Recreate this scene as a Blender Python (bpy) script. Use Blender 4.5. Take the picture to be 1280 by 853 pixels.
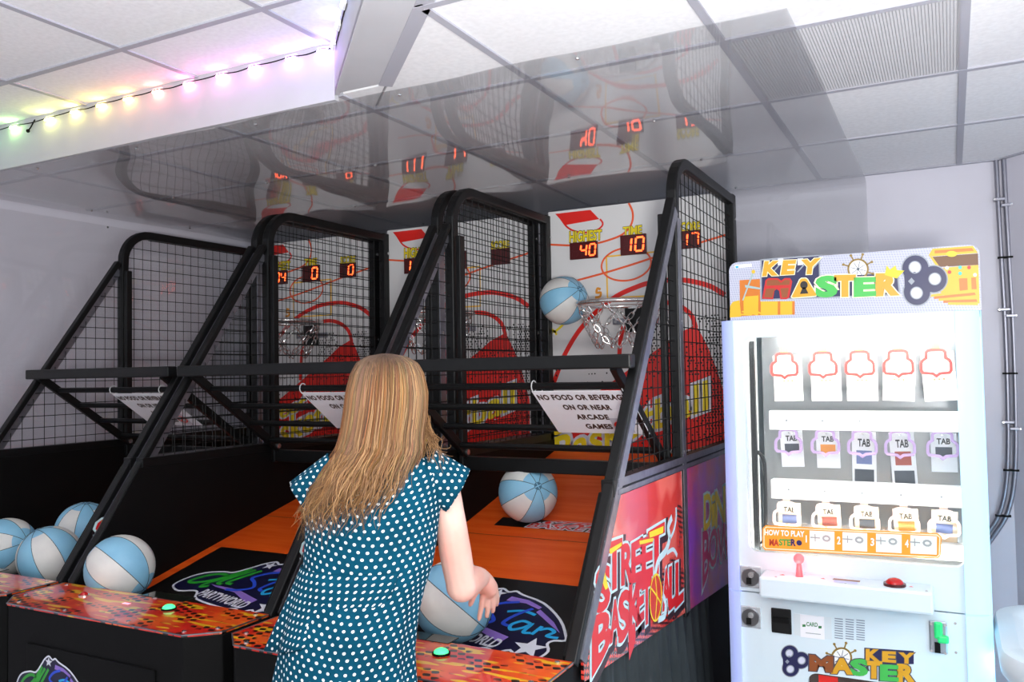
import bpy, math, random
from mathutils import Vector, Matrix
random.seed(7)
for o in list(bpy.data.objects): bpy.data.objects.remove(o)
S = bpy.context.scene
COL = S.collection
# ------------------------------------------------------------------ camera
FPX = 1049.5; CH = 1.55
def _cam():
    y, p, r = (math.radians(a) for a in (-27.562, 2.1145, -1.015))
    f = Vector((math.sin(y)*math.cos(p), math.cos(y)*math.cos(p), math.sin(p)))
    r0 = Vector((math.cos(y), -math.sin(y), 0)); u0 = r0.cross(f)
    return (math.cos(r)*r0 + math.sin(r)*u0), (math.cos(r)*u0 - math.sin(r)*r0), f
CR, CU, CF = _cam()
CO = Vector((0, 0, CH))
cd = bpy.data.cameras.new('camera'); cam = bpy.data.objects.new('camera', cd); COL.objects.link(cam)
cd.sensor_width = 36; cd.lens = FPX*36/1280; cd.clip_start = .05; cd.clip_end = 100
M = Matrix.Identity(4)
for i in range(3):
    M[i][0] = CR[i]; M[i][1] = CU[i]; M[i][2] = -CF[i]; M[i][3] = CO[i]
cam.matrix_world = M
S.camera = cam
# ------------------------------------------------------------------ exposure, world, lights
S.view_settings.view_transform = 'Standard'; S.view_settings.look = 'None'
S.view_settings.gamma = 1; S.view_settings.use_curve_mapping = False
S.view_settings.exposure = 0.0
W_ = bpy.data.worlds.new('world'); S.world = W_; W_.use_nodes = True
W_.node_tree.nodes['Background'].inputs[0].default_value = (.80, .86, .95, 1)
W_.node_tree.nodes['Background'].inputs[1].default_value = .95
def area(name, loc, rot, size, power, col, sizey=None, spread=None):
    l = bpy.data.lights.new(name, 'AREA'); l.energy = power; l.color = col; l.size = size
    if sizey: l.shape = 'RECTANGLE'; l.size_y = sizey
    if spread: l.spread = spread
    o = bpy.data.objects.new(name, l); COL.objects.link(o); o.location = loc; o.rotation_euler = rot
    return o
# photographer's flash, tilted up so that it bounces off the ceiling
area('bounce_flash', (.35, -.5, 1.35), (math.radians(180-32), 0, math.radians(26)), .3, 126, (1, .99, .98), spread=math.radians(130))
# area light added on the right to brighten the left wall
area('right_fill', (2.9, -.4, 1.45), (math.radians(90), 0, math.radians(78)), 2.2, 48, (.90, .95, 1), 1.9)
# unseen area lights added under the ceiling to brighten the room
area('overhead_fill', (.3, -1.2, 2.44), (0, 0, 0), 1.2, 70, (1, .97, .93), .6)
area('overhead_fill', (2.2, 1.4, 2.44), (0, 0, 0), 1.2, 30, (.93, .95, 1), .6)
area('front_flash', (.12, .02, 1.72), (math.radians(84), 0, math.radians(24)), .12, 8, (1, .97, .94))
# ------------------------------------------------------------------ pixel helpers (1280x853)
def ray(u, v): return CF + CR*((u-640)/FPX) - CU*((v-426.5)/FPX)
def onp(u, v, p, n):
    d = ray(u, v); n = Vector(n); t = (Vector(p)-CO).dot(n)/d.dot(n); return CO + d*t
def onX(u, v, x): return onp(u, v, (x, 0, 0), (1, 0, 0))
def onY(u, v, y): return onp(u, v, (0, y, 0), (0, 1, 0))
def onZ(u, v, z): return onp(u, v, (0, 0, z), (0, 0, 1))
def dep(u, v, d): return CO + ray(u, v)*d
# ------------------------------------------------------------------ materials
MATS = {}
def lin(c): return tuple(((x/12.92) if x <= .04045 else ((x+.055)/1.055)**2.4) for x in c)
def mat(name, col=(.8, .8, .8), rough=.5, metal=0, emit=None, es=0, spec=.5, coat=0, srgb=True):
    if name in MATS: return MATS[name]
    m = bpy.data.materials.new(name); m.use_nodes = True
    b = m.node_tree.nodes['Principled BSDF']
    c = lin(col) if srgb else col
    b.inputs['Base Color'].default_value = (*c, 1); b.inputs['Roughness'].default_value = rough
    b.inputs['Metallic'].default_value = metal; b.inputs['Specular IOR Level'].default_value = spec
    b.inputs['Coat Weight'].default_value = coat; b.inputs['Coat Roughness'].default_value = .05
    if emit:
        b.inputs['Emission Color'].default_value = (*emit, 1); b.inputs['Emission Strength'].default_value = es
    MATS[name] = m; return m
def nodes(m):
    nt = m.node_tree; return nt, nt.nodes, nt.links, nt.nodes['Principled BSDF']
def math_(nt, op, a, b=None, c=None):
    n = nt.nodes.new('ShaderNodeMath'); n.operation = op
    for i, x in enumerate((a, b, c)):
        if x is None: continue
        if isinstance(x, (int, float)): n.inputs[i].default_value = x
        else: nt.links.new(x, n.inputs[i])
    return n.outputs[0]
def mix_(nt, f, a, b):
    n = nt.nodes.new('ShaderNodeMix'); n.data_type = 'RGBA'
    for s, x in ((n.inputs[0], f), (n.inputs[6], a), (n.inputs[7], b)):
        if isinstance(x, (int, float)): s.default_value = x
        elif isinstance(x, tuple): s.default_value = (*x, 1)
        else: nt.links.new(x, s)
    return n.outputs[2]
def noise_(nt, scale, vec=None, detail=2, stretch=None):
    t = nt.nodes.new('ShaderNodeTexNoise'); t.inputs['Scale'].default_value = scale; t.inputs['Detail'].default_value = detail
    if vec is None:
        tc = nt.nodes.new('ShaderNodeTexCoord'); vec = tc.outputs['Object']
    if stretch:
        mp = nt.nodes.new('ShaderNodeMapping'); mp.inputs['Scale'].default_value = stretch
        nt.links.new(vec, mp.inputs[0]); vec = mp.outputs[0]
    nt.links.new(vec, t.inputs['Vector']); return t.outputs[0]
def ramp_(nt, f, lo, hi):
    n = nt.nodes.new('ShaderNodeMapRange'); n.inputs[1].default_value = lo; n.inputs[2].default_value = hi
    nt.links.new(f, n.inputs[0]); return n.outputs[0]
def bump_(m, h, strength, dist=.01):
    nt, N, L, b = nodes(m); bn = N.new('ShaderNodeBump'); bn.inputs['Strength'].default_value = strength
    bn.inputs['Distance'].default_value = dist; L.new(h, bn.inputs['Height']); L.new(bn.outputs[0], b.inputs['Normal'])
def mottled(name, c1, c2, scale, rough=.6, bump=0, **k):
    m = mat(name, c1, rough, **k); nt, N, L, b = nodes(m)
    n = noise_(nt, scale, detail=4); L.new(mix_(nt, ramp_(nt, n, .35, .65), lin(c1), lin(c2)), b.inputs['Base Color'])
    if bump: bump_(m, n, bump)
    return m
m_wall = mottled('wall_paint', (.84, .83, .87), (.82, .81, .85), 3, .45, .03)
m_floor = mottled('vinyl_floor', (.66, .65, .64), (.60, .59, .59), 6, .5, .02)
m_tile = mottled('ceiling_tile_board', (.94, .94, .95), (.91, .91, .92), 60, .9, .05)
m_rail = mat('ceiling_rail_white', (.68, .68, .72), .6)
m_soff = mottled('soffit_paint', (.76, .76, .78), (.74, .74, .76), 5, .7, .02)
m_grille = mat('grille_white', (.70, .70, .72), .5)
m_dark = mat('dark_void', (.12, .12, .13), .9)
m_black = mottled('black_powder_coat', (.04, .043, .047), (.055, .058, .06), 30, .42, spec=.3)
m_blackp = mottled('black_laminate', (.03, .03, .032), (.04, .04, .042), 12, .6, spec=.15)
m_wire = mat('black_wire', (.09, .09, .09), .6, spec=.2)
m_alu = mottled('brushed_aluminium', (.60, .60, .63), (.52, .52, .56), 25, .32, metal=.85)
m_chrome = mat('chrome', (.86, .85, .84), .2, .8)
m_screw = mat('screw_steel', (.8, .8, .8), .25, .9)
m_white = mat('white_print', (.95, .95, .95), .4)
m_board = mat('backboard_white', (.86, .86, .86), .22, spec=.5)
m_red = mat('print_red', (.88, .13, .09), .3)
m_redor = mat('print_vermilion', (.92, .36, .18), .3)
m_yel = mat('print_yellow', (.93, .84, .13), .35)
m_yelline = mat('print_amber', (.95, .75, .25), .35)
m_blackpr = mat('print_black', (.05, .04, .04), .4)
m_navy = mat('print_navy', (.07, .07, .21), .35)
m_purple = mat('print_purple', (.55, .43, .77), .35)
m_green = mat('print_green', (.16, .60, .18), .35)
m_blue = mat('print_blue', (.15, .30, .80), .35)
m_cyan = mat('print_cyan', (.13, .65, .88), .35)
m_logow = mat('print_offwhite', (.85, .86, .90), .35)
m_skirt = mottled('black_cloth', (.11, .14, .15), (.14, .17, .18), 8, .85)
m_kmw = mat('cabinet_white', (.82, .88, .91), .35, coat=.1)
m_paper = mat('paper_white', (.93, .93, .95), .6)
m_zip = mat('cable_tie', (.85, .85, .85), .4)
m_ink = mat('ink_dark', (.25, .16, .12), .6)
m_led_box = mat('display_case', (.30, .02, .03), .3)
m_digit = mat('digit_red', (1, .2, .1), .4, emit=(1, .10, .02), es=4.5)
m_digoff = mat('digit_unlit', (.30, .02, .03), .4)
m_plastic_blue = None
def m_orange():
    m = mat('ramp_orange', (.86, .30, .06), .38, spec=.4); nt, N, L, b = nodes(m)
    n = noise_(nt, 3, detail=3, stretch=(1, 9, 1)); L.new(mix_(nt, ramp_(nt, n, .3, .7), lin((.93, .37, .06)), lin((.88, .31, .06))), b.inputs['Base Color'])
    L.new(ramp_(nt, n, -.6, 1.6), b.inputs['Roughness'])
    return m
m_orange = m_orange()
def art_mat(name, axes, coat):
    # red/orange print with yellow dashes and black dot screen; axes = the two object axes of the plane
    m = mat(name, (.8, .2, .1), .3, coat=coat); nt, N, L, b = nodes(m)
    tc = N.new('ShaderNodeTexCoord'); sp = N.new('ShaderNodeSeparateXYZ'); L.new(tc.outputs['Object'], sp.inputs[0])
    u, v = sp.outputs[axes[0]], sp.outputs[axes[1]]
    cb = N.new('ShaderNodeCombineXYZ'); L.new(u, cb.inputs[0]); L.new(v, cb.inputs[1]); P = cb.outputs[0]
    base = mix_(nt, ramp_(nt, noise_(nt, 7, P), .42, .58), lin((.83, .13, .08)), lin((.93, .36, .10)))
    yl = ramp_(nt, noise_(nt, 13, P, 1, (.6, 2.6, 1)), .57, .60)
    base = mix_(nt, yl, base, lin((.93, .72, .10)))
    # dot screen
    k = 42.
    s1 = math_(nt, 'SINE', math_(nt, 'MULTIPLY', math_(nt, 'ADD', u, math_(nt, 'MULTIPLY', v, .6)), k*3.0))
    s2 = math_(nt, 'SINE', math_(nt, 'MULTIPLY', math_(nt, 'SUBTRACT', v, math_(nt, 'MULTIPLY', u, .25)), k*3.6))
    dots = math_(nt, 'GREATER_THAN', math_(nt, 'MULTIPLY', s1, s2), .12)
    msk = ramp_(nt, noise_(nt, 9, P, 1, (.9, 1.5, 1)), .50, .56)
    f = math_(nt, 'MULTIPLY', dots, msk)
    L.new(mix_(nt, f, base, lin((.10, .03, .03))), b.inputs['Base Color'])
    return m
m_deck = art_mat('deck_art', (0, 1), .8)
def side_art():
    m = mat('side_art', (.85, .15, .12), .22, coat=.6); nt, N, L, b = nodes(m)
    tc = N.new('ShaderNodeTexCoord'); sp = N.new('ShaderNodeSeparateXYZ'); L.new(tc.outputs['Object'], sp.inputs[0])
    u, v = sp.outputs[1], sp.outputs[2]
    cb = N.new('ShaderNodeCombineXYZ'); L.new(u, cb.inputs[0]); L.new(v, cb.inputs[1]); P = cb.outputs[0]
    base = mix_(nt, ramp_(nt, noise_(nt, 4, P), .45, .55), lin((.86, .22, .18)), lin((.92, .42, .36)))
    s1 = math_(nt, 'SINE', math_(nt, 'MULTIPLY', math_(nt, 'ADD', u, math_(nt, 'MULTIPLY', v, .4)), 230.))
    s2 = math_(nt, 'SINE', math_(nt, 'MULTIPLY', math_(nt, 'SUBTRACT', v, math_(nt, 'MULTIPLY', u, .5)), 260.))
    dots = math_(nt, 'GREATER_THAN', math_(nt, 'MULTIPLY', s1, s2), -.05)
    msk = ramp_(nt, math_(nt, 'MULTIPLY_ADD', math_(nt, 'SUBTRACT', .95, v), .7, noise_(nt, 5.5, P, 1)), .53, .57)
    L.new(mix_(nt, math_(nt, 'MULTIPLY', dots, msk), base, lin((.14, .03, .04))), b.inputs['Base Color'])
    return m
m_side = side_art()
m_sidep = mottled('side_art_violet_glow', (.60, .25, .75), (.80, .30, .45), 5, .25, coat=.6)  # violet is the prize cabinet's reflected light, painted into the red panel colour
def sheet_mat(name, tint, haze, ior, bump=.25, scale=2.2):
    m = bpy.data.materials.new(name); m.use_nodes = True; nt = m.node_tree; N = nt.nodes; L = nt.links
    N.remove(N['Principled BSDF']); out = N['Material Output']
    tr = N.new('ShaderNodeBsdfTransparent'); tr.inputs[0].default_value = (*tint, 1)
    gl = N.new('ShaderNodeBsdfGlossy'); gl.inputs['Roughness'].default_value = .04; gl.inputs[0].default_value = (.95, .95, .95, 1)
    df = N.new('ShaderNodeBsdfDiffuse'); df.inputs[0].default_value = (.6, .6, .62, 1)
    ge = N.new('ShaderNodeNewGeometry'); vm = N.new('ShaderNodeVectorMath'); vm.operation = 'DOT_PRODUCT'
    L.new(ge.outputs['Normal'], vm.inputs[0]); L.new(ge.outputs['Incoming'], vm.inputs[1])
    f0 = ((ior-1)/(ior+1))**2; c1 = math_(nt, 'SUBTRACT', 1., math_(nt, 'MINIMUM', math_(nt, 'ABSOLUTE', vm.outputs['Value']), 1.))
    frv = math_(nt, 'MULTIPLY_ADD', math_(nt, 'POWER', c1, 5.), 1-f0, f0)      # Schlick reflectance, same from both sides
    m1 = N.new('ShaderNodeMixShader'); m1.inputs[0].default_value = haze
    L.new(tr.outputs[0], m1.inputs[1]); L.new(df.outputs[0], m1.inputs[2])
    m2 = N.new('ShaderNodeMixShader'); L.new(frv, m2.inputs[0]); L.new(m1.outputs[0], m2.inputs[1]); L.new(gl.outputs[0], m2.inputs[2])
    if bump:
        n = noise_(nt, scale, detail=1); bn = N.new('ShaderNodeBump'); bn.inputs['Strength'].default_value = bump; bn.inputs['Distance'].default_value = .02
        L.new(n, bn.inputs['Height']); L.new(bn.outputs[0], gl.inputs['Normal'])
    L.new(m2.outputs[0], out.inputs[0]); MATS[name] = m; return m
m_sheet = sheet_mat('clear_plastic_sheet', (.97, .972, .975), .10, 1.52, .22)
m_wsheet = sheet_mat('clear_plastic_wall_sheet', (.985, .985, .985), .01, 1.45, .6, 1.3)
m_glass = sheet_mat('window_glass', (.97, .98, .98), .0, 1.45, 0)
def emis(name, col, s, base=(.9, .9, .9)): return mat(name, base, .4, emit=col, es=s)
# ------------------------------------------------------------------ mesh builder
class MB:
    def __init__(s): s.v = []; s.f = []; s.mi = []; s.cur = 0; s.smooth = []; s.sm = False; s.uv = None
    def add(s, vs, fs):
        o = len(s.v); s.v += [tuple(p) for p in vs]
        for f in fs: s.f.append(tuple(i+o for i in f)); s.mi.append(s.cur); s.smooth.append(s.sm)
        return s
    def box(s, x0, x1, y0, y1, z0, z1):
        return s.add([(x, y, z) for z in (z0, z1) for y in (y0, y1) for x in (x0, x1)],
                     [(0, 2, 3, 1), (4, 5, 7, 6), (0, 1, 5, 4), (2, 6, 7, 3), (0, 4, 6, 2), (1, 3, 7, 5)])
    def prism(s, pts, n, t):
        # extrude planar 3-D polygon by vector n*t
        n = Vector(n)*t; k = len(pts); A = [Vector(p) for p in pts]
        return s.add(A+[p+n for p in A], [tuple(range(k))[::-1], tuple(range(k, 2*k))]+[(i, (i+1) % k, k+(i+1) % k, k+i) for i in range(k)])
    def sweep(s, path, w, side, t0, t1, closed=False):
        # ribbon of width w along planar path, extruded along 'side' (plane normal) from t0 to t1
        P = [Vector(p) for p in path]; side = Vector(side).normalized(); n = len(P); A = []; B = []
        for i in range(n):
            a = P[(i-1) % n] if (closed or i > 0) else P[i]; b = P[(i+1) % n] if (closed or i < n-1) else P[i]
            d1 = (P[i]-a); d2 = (b-P[i])
            d1 = d1.normalized() if d1.length > 1e-9 else d2.normalized(); d2 = d2.normalized() if d2.length > 1e-9 else d1
            d = (d1+d2).normalized(); nn = side.cross(d).normalized()
            c = max(.4, nn.dot(side.cross(d1)))
            A.append(P[i]+nn*(w/2/c)); B.append(P[i]-nn*(w/2/c))
        vs = [p+side*t0 for p in A]+[p+side*t0 for p in B]+[p+side*t1 for p in A]+[p+side*t1 for p in B]
        fs = []
        for i in range(n if closed else n-1):
            j = (i+1) % n
            fs += [(i, j, n+j, n+i), (2*n+i, 3*n+i, 3*n+j, 2*n+j), (i, 2*n+i, 2*n+j, j), (n+i, n+j, 3*n+j, 3*n+i)]
        if not closed: fs += [(0, n, 3*n, 2*n), (n-1, 3*n-1, 4*n-1, 2*n-1)]
        return s.add(vs, fs)
    def tube(s, path, r, k=8, closed=False, cap=True, sq=1.):
        P = [Vector(p) for p in path]; n = len(P); R = r if isinstance(r, (list, tuple)) else [r]*n
        t = (P[1]-P[0]).normalized(); up = Vector((0, 0, 1)) if abs(t.z) < .9 else Vector((1, 0, 0))
        x = t.cross(up).normalized(); vs = []
        for i in range(n):
            if closed: t = (P[(i+1) % n]-P[i-1]).normalized()
            else: t = (P[min(i+1, n-1)]-P[max(i-1, 0)]).normalized()
            x = (x-t*x.dot(t)).normalized(); y = t.cross(x)
            for j in range(k):
                a = 2*math.pi*j/k; vs.append(P[i]+(x*math.cos(a)+y*math.sin(a)*sq)*R[i])
        fs = []
        for i in range(n if closed else n-1):
            for j in range(k):
                a = i*k+j; b = i*k+(j+1) % k; c = ((i+1) % n)*k
                fs.append((a, b, c+(j+1) % k, c+j))
        if cap and not closed: fs += [tuple(range(k))[::-1], tuple(range((n-1)*k, n*k))]
        return s.add(vs, fs)
    def loft(s, rings, cap=True, closed=True):
        k = len(rings[0]); vs = [p for r in rings for p in r]; fs = []
        for i in range(len(rings)-1):
            for j in range(k if closed else k-1):
                a = i*k+j; b = i*k+(j+1) % k; fs.append((a, b, b+k, a+k))
        if cap and closed: fs += [tuple(range(k))[::-1], tuple(range((len(rings)-1)*k, len(rings)*k))]
        return s.add(vs, fs)
    def ball(s, c, r, nu=16, nv=10, half=False, axes=None):
        c = Vector(c); rr = Vector(r) if not isinstance(r, (int, float)) else Vector((r, r, r)); vs = []; fs = []
        ax = axes or (Vector((1, 0, 0)), Vector((0, 1, 0)), Vector((0, 0, 1)))
        for i in range(nv+1):
            th = (math.pi/2 if half else math.pi)*i/nv
            for j in range(nu):
                ph = 2*math.pi*j/nu
                vs.append(c+ax[0]*(rr.x*math.sin(th)*math.cos(ph))+ax[1]*(rr.y*math.sin(th)*math.sin(ph))+ax[2]*(rr.z*math.cos(th)))
        for i in range(nv):
            for j in range(nu): fs.append((i*nu+j, (i+1)*nu+j, (i+1)*nu+(j+1) % nu, i*nu+(j+1) % nu))
        return s.add(vs, fs)
    def disc(s, c, n, r, t, k=16):
        c = Vector(c); n = Vector(n).normalized(); up = Vector((0, 0, 1)) if abs(n.z) < .9 else Vector((0, 1, 0))
        x = n.cross(up).normalized(); y = n.cross(x)
        return s.prism([c+(x*math.cos(2*math.pi*i/k)+y*math.sin(2*math.pi*i/k))*r for i in range(k)], n, t)
    def build(s, name, m, parent=None, smooth=False, label=None, kind=None, bevel=0, clean=True):
        root = Vector((0, 0, 0)); p = parent
        while p is not None: root += p.location; p = p.parent
        me = bpy.data.meshes.new(name)
        me.from_pydata([(a-root.x, b-root.y, c-root.z) for a, b, c in s.v], [], s.f)
        ms = m if isinstance(m, (list, tuple)) else [m]
        for q in ms: me.materials.append(q)
        if len(ms) > 1: me.polygons.foreach_set('material_index', s.mi)
        if s.uv is not None:
            ul = me.uv_layers.new(name='UVMap')
            for l in me.loops: ul.data[l.index].uv = s.uv[l.vertex_index]
        if clean:
            import bmesh
            bm = bmesh.new(); bm.from_mesh(me); bmesh.ops.recalc_face_normals(bm, faces=bm.faces); bm.to_mesh(me); bm.free()
        if smooth:
            me.polygons.foreach_set('use_smooth', [True]*len(me.polygons))
            me.update()
        elif any(s.smooth): me.polygons.foreach_set('use_smooth', s.smooth)
        o = bpy.data.objects.new(name, me); COL.objects.link(o)
        if parent is not None: o.parent = parent
        if smooth:
            try: me.set_sharp_from_angle(angle=math.radians(40))
            except Exception: pass
        if bevel:
            b = o.modifiers.new('bevel', 'BEVEL'); b.width = bevel; b.segments = 2; b.limit_method = 'ANGLE'
        if label: o['label'] = label
        if kind: o['kind'] = kind
        return o
def tag(o, label, cat, group=None):
    o['label'] = label; o['category'] = cat
    if group: o['group'] = group
    return o
def thing(name, loc, label, cat, group=None):
    o = bpy.data.objects.new(name, None); COL.objects.link(o); o.location = loc; o.empty_display_size = .1
    return tag(o, label, cat, group)
def struct(o): o['kind'] = 'structure'; return o
def copy_tree(o, parent=None):
    c = o.copy(); COL.objects.link(c)
    if parent is not None: c.parent = parent
    for ch in o.children: copy_tree(ch, c)
    return c
# text as flat mesh data
_T = {}
def tmesh(body, bold=0., shear=0., sp=1.):
    k = (body, bold, shear, sp)
    if k in _T: return _T[k]
    cu = bpy.data.curves.new('t', 'FONT'); cu.body = body; cu.offset = bold; cu.shear = shear; cu.resolution_u = 3; cu.space_character = sp
    ob = bpy.data.objects.new('t', cu); COL.objects.link(ob)
    dg = bpy.context.evaluated_depsgraph_get(); me = bpy.data.meshes.new_from_object(ob.evaluated_get(dg))
    vs = [(v.co.x, v.co.y) for v in me.vertices]; fs = [tuple(p.vertices) for p in me.polygons]
    bpy.data.objects.remove(ob); bpy.data.curves.remove(cu); bpy.data.meshes.remove(me)
    _T[k] = (vs, fs); return _T[k]
def bil(q, a, b):
    return (q[0]*(1-a)+q[1]*a)*(1-b)+(q[3]*(1-a)+q[2]*a)*b
def text_quad(mb, body, q, bold=0., shear=0., off=(0, 0, 0), sp=1., ref=None):
    # q: bl, br, tr, tl in world; the unbolded text box fills the quad
    rv, _ = tmesh(body, ref if ref is not None else 0., shear, sp); vs, fs = tmesh(body, bold, shear, sp)
    x0 = min(p[0] for p in rv); x1 = max(p[0] for p in rv); y0 = min(p[1] for p in rv); y1 = max(p[1] for p in rv)
    q = [Vector(p) for p in q]; off = Vector(off)
    mb.add([bil(q, (p[0]-x0)/(x1-x0), (p[1]-y0)/(y1-y0))+off for p in vs], fs)
def smoothpts(pts, n=6, closed=False):
    P = [Vector(p) for p in pts]; out = []; k = len(P)
    rng = range(k) if closed else range(k-1)
    for i in rng:
        p0 = P[(i-1) % k] if closed or i > 0 else P[0]; p1 = P[i]; p2 = P[(i+1) % k]; p3 = P[(i+2) % k] if closed or i+2 < k else P[-1]
        for j in range(n):
            t = j/n
            out.append(.5*((2*p1)+(p2-p0)*t+(2*p0-5*p1+4*p2-p3)*t*t+(3*p1-p0-3*p2+p3)*t**3))
    if not closed: out.append(P[-1])
    return out
def clip(poly, a, b, c):
    # keep a*x+b*y >= c
    out = []
    for i in range(len(poly)):
        p, q = poly[i], poly[(i+1) % len(poly)]; dp = a*p[0]+b*p[1]-c; dq = a*q[0]+b*q[1]-c
        if dp >= 0: out.append(p)
        if dp*dq < 0:
            t = dp/(dp-dq); out.append((p[0]+(q[0]-p[0])*t, p[1]+(q[1]-p[1])*t))
    return out
# ================================================================== THE ROOM
ZL, ZU = 2.476, 2.645        # lower and raised ceiling
YW, XL, YS = 4.40, -4.17, 2.16   # back wall, left wall, soffit face
XR, YF = 2.2, -2.0
C0, C1 = .39, .60             # diagonal edge x+y
struct(MB().box(XL-.1, XR+.1, YF, YW+.1, -.06, 0).build('floor', m_floor))
struct(MB().box(XL-.1, .26, YW, YW+.1, 0, ZU+.1).build('wall_back', m_wall))
struct(MB().box(XL-.1, XL, YF, YW, 0, ZU+.1).build('wall_left', m_wall))
struct(MB().prism([(.23, YW, 0), (XR, YW-(XR-.23), 0), (XR, YW-(XR-.23), ZU), (.23, YW, ZU)], (.7071, .7071, 0), .1).build('wall_right', m_wall))
ceil = struct(MB().box(XL, XR, YF, YW, ZU+.06, ZU+.12).build('ceiling', m_soff))
xs = [.064+.6096*i for i in range(-7, 4)]; xs[0] = XL
ys = [-1.9, -1.29, -.68, -.07, .54, 1.145, 1.755, 2.365, 2.985, 3.66, YW]
def tile(poly, z, name='ceiling_tile'):
    if len(poly) < 3: return
    A = sum(poly[i][0]*poly[(i+1) % len(poly)][1]-poly[(i+1) % len(poly)][0]*poly[i][1] for i in range(len(poly)))/2
    if abs(A) < 2e-3: return
    MB().prism([(p[0], p[1], z) for p in poly], (0, 0, 1), .015).build(name, m_tile, ceil)
g = .012
for i in range(len(xs)-1):
    for j in range(len(ys)-1):
        if i == 6+0 and False: continue
        r = [(xs[i]+g, ys[j]+g), (xs[i+1]-g, ys[j]+g), (xs[i+1]-g, ys[j+1]-g), (xs[i]+g, ys[j+1]-g)]
        cx = (xs[i]+xs[i+1])/2; cy = (ys[j]+ys[j+1])/2
        if cx > .23 and cx+cy > YW+.23+.3: continue
        if abs(cx-(-.24)) < .1 and abs(cy-2.675) < .1: continue      # air grille goes here
        if cy > YS and ys[j] >= YS: tile(r, ZL+.004)
        else:
            lo2 = clip(r, 1, 1, C1+.012)
            if lo2: tile(lo2, ZL+.004)
            up = clip(r, 0, 1, YS+.022)
            if len(up) > 2:
                up = clip(up, -1, -1, -(C1-.0))
                tile(up, ZL+.004)
# grid rails, lower ceiling
def rail(x0, y0, x1, y1, z, w=.024):
    d = Vector((x1-x0, y1-y0, 0))
    if d.length < .02: return
    e_ = .0008 if abs(d.x) > abs(d.y) else 0
    MB().sweep([(x0, y0, z), (x1, y1, z)], w, (0, 0, 1), -.002-e_, .012-e_).build('grid_rail', m_rail, ceil)
for x in xs[1:]:
    y0 = max(YF, C1-x-.02) if x > C1-YS else YS+.022
    if x > .23 and YW-(x-.23) < YF: continue
    rail(x, y0, x, min(YW, YW-(x-.23)), ZL)
for y in ys[1:-1]:
    x0 = XL if y > YS else C1-y-.02
    rail(x0, y, min(XR, .23+YW-y), y, ZL)
rail(C1-YS-.02, YS+.02, C1-YF, YF, ZL, .044)
rail(XL, YW-.012, .23, YW-.012, ZL)
rail(.23, YW-.014, XR, YW-.014-(XR-.23), ZL)
# border board between the diagonal edge and the tiles
MB().prism([(C0-YS, YS, ZL+.001), (C0-YF, YF, ZL+.001), (C1-YF, YF, ZL+.001), (C1-YS, YS, ZL+.001)], (0, 0, 1), .014).build('border_board', m_soff, ceil)
# raised ceiling tiles
ux = [-4.17, -3.64, -3.03, -2.41, -1.785, -1.17, -.56, .05, .66, 1.27, 1.88]; uy = [-1.82, -1.21, -.6, .01, .62, 1.23, 1.845, YS]
for i in range(len(ux)-1):
    for j in range(len(uy)-1):
        r = [(ux[i]+g, uy[j]+g), (ux[i+1]-g, uy[j]+g), (ux[i+1]-g, uy[j+1]-g*.2), (ux[i]+g, uy[j+1]-g*.2)]
        tile(clip(r, -1, -1, -C0), ZU+.004)
for x in ux[1:-1]: rail(x, YF, x, min(YS, C0-x), ZU)
for y in uy[:-1]: rail(XL, y, C0-y, y, ZU)
# soffit faces
struct(MB().box(XL, C0-YS, YS, YS+.02, ZL-.019, ZU+.05).build('trim_1', m_soff))
struct(MB().prism([(C0-YS, YS, ZL-.004), (C0-YF, YF, ZL-.004), (C0-YF, YF, ZU+.05), (C0-YS, YS, ZU+.05)], (.7071, .7071, 0), .015).build('trim_2', m_soff))
# return air grille
ag = thing('air_grille', (-.24, 2.675, ZL), 'square white egg-crate return air grille set in the ceiling grid', 'air grille')
x0, x1, y0, y1 = -.5456+.01, .064-.01, 2.365+.01, 2.985-.01
MB().box(x0, x1, y0, y1, ZL+.05, ZL+.056).build('duct_panel', mat('duct_grey', (.42, .41, .42), .8), ag)
b = MB()
for i in range(71): b.box(x0+(x1-x0)*i/70-.0009, x0+(x1-x0)*i/70+.0009, y0, y1, ZL+.001, ZL+.014)
for i in range(71): b.box(x0, x1, y0+(y1-y0)*i/70-.0009, y0+(y1-y0)*i/70+.0009, ZL+.001, ZL+.0135)
b.build('lattice', m_grille, ag)
b = MB(); b.sweep([(x0, y0, ZL), (x1, y0, ZL), (x1, y1, ZL), (x0, y1, ZL)], .012, (0, 0, 1), 0, .014, True); b.build('frame', m_grille, ag)
# clear plastic sheet screwed under the ceiling over the machines, bent down the back wall
def sheet(rows, xsn, wave, t, nrm):
    n = len(rows); k = len(xsn); V = []; F_ = []
    for side in (0, 1):
        for i in range(n):
            for j in range(k):
                p = Vector(rows[i](xsn[j])); nn = Vector(nrm[i]); V.append(p+nn*(wave(i, xsn[j])+side*t))
    for s in (0, 1):
        o = s*n*k
        for i in range(n-1):
            for j in range(k-1):
                f = (o+i*k+j, o+i*k+j+1, o+(i+1)*k+j+1, o+(i+1)*k+j); F_.append(f if s else f[::-1])
    for i in range(n-1):
        for j in (0, k-1): F_.append((i*k+j, (i+1)*k+j, n*k+(i+1)*k+j, n*k+i*k+j))
    for j in range(k-1):
        for i in (0, n-1): F_.append((i*k+j, i*k+j+1, n*k+i*k+j+1, n*k+i*k+j))
    return MB().add(V, F_)
path = [(YS+.002+i*.05, ZL-.026, 0) for i in range(44)]
path = [p for p in path if p[0] < YW-.06]+[(YW-.05, ZL-.028, .2), (YW-.025, ZL-.038, .6), (YW-.013, ZL-.06, .9)]+[(YW-.012, ZL-.10-.06*i, 1) for i in range(14)]
xr_ = -.335
xsn = [XL+.035+(xr_-XL-.035)*i/90 for i in range(91)]
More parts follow.
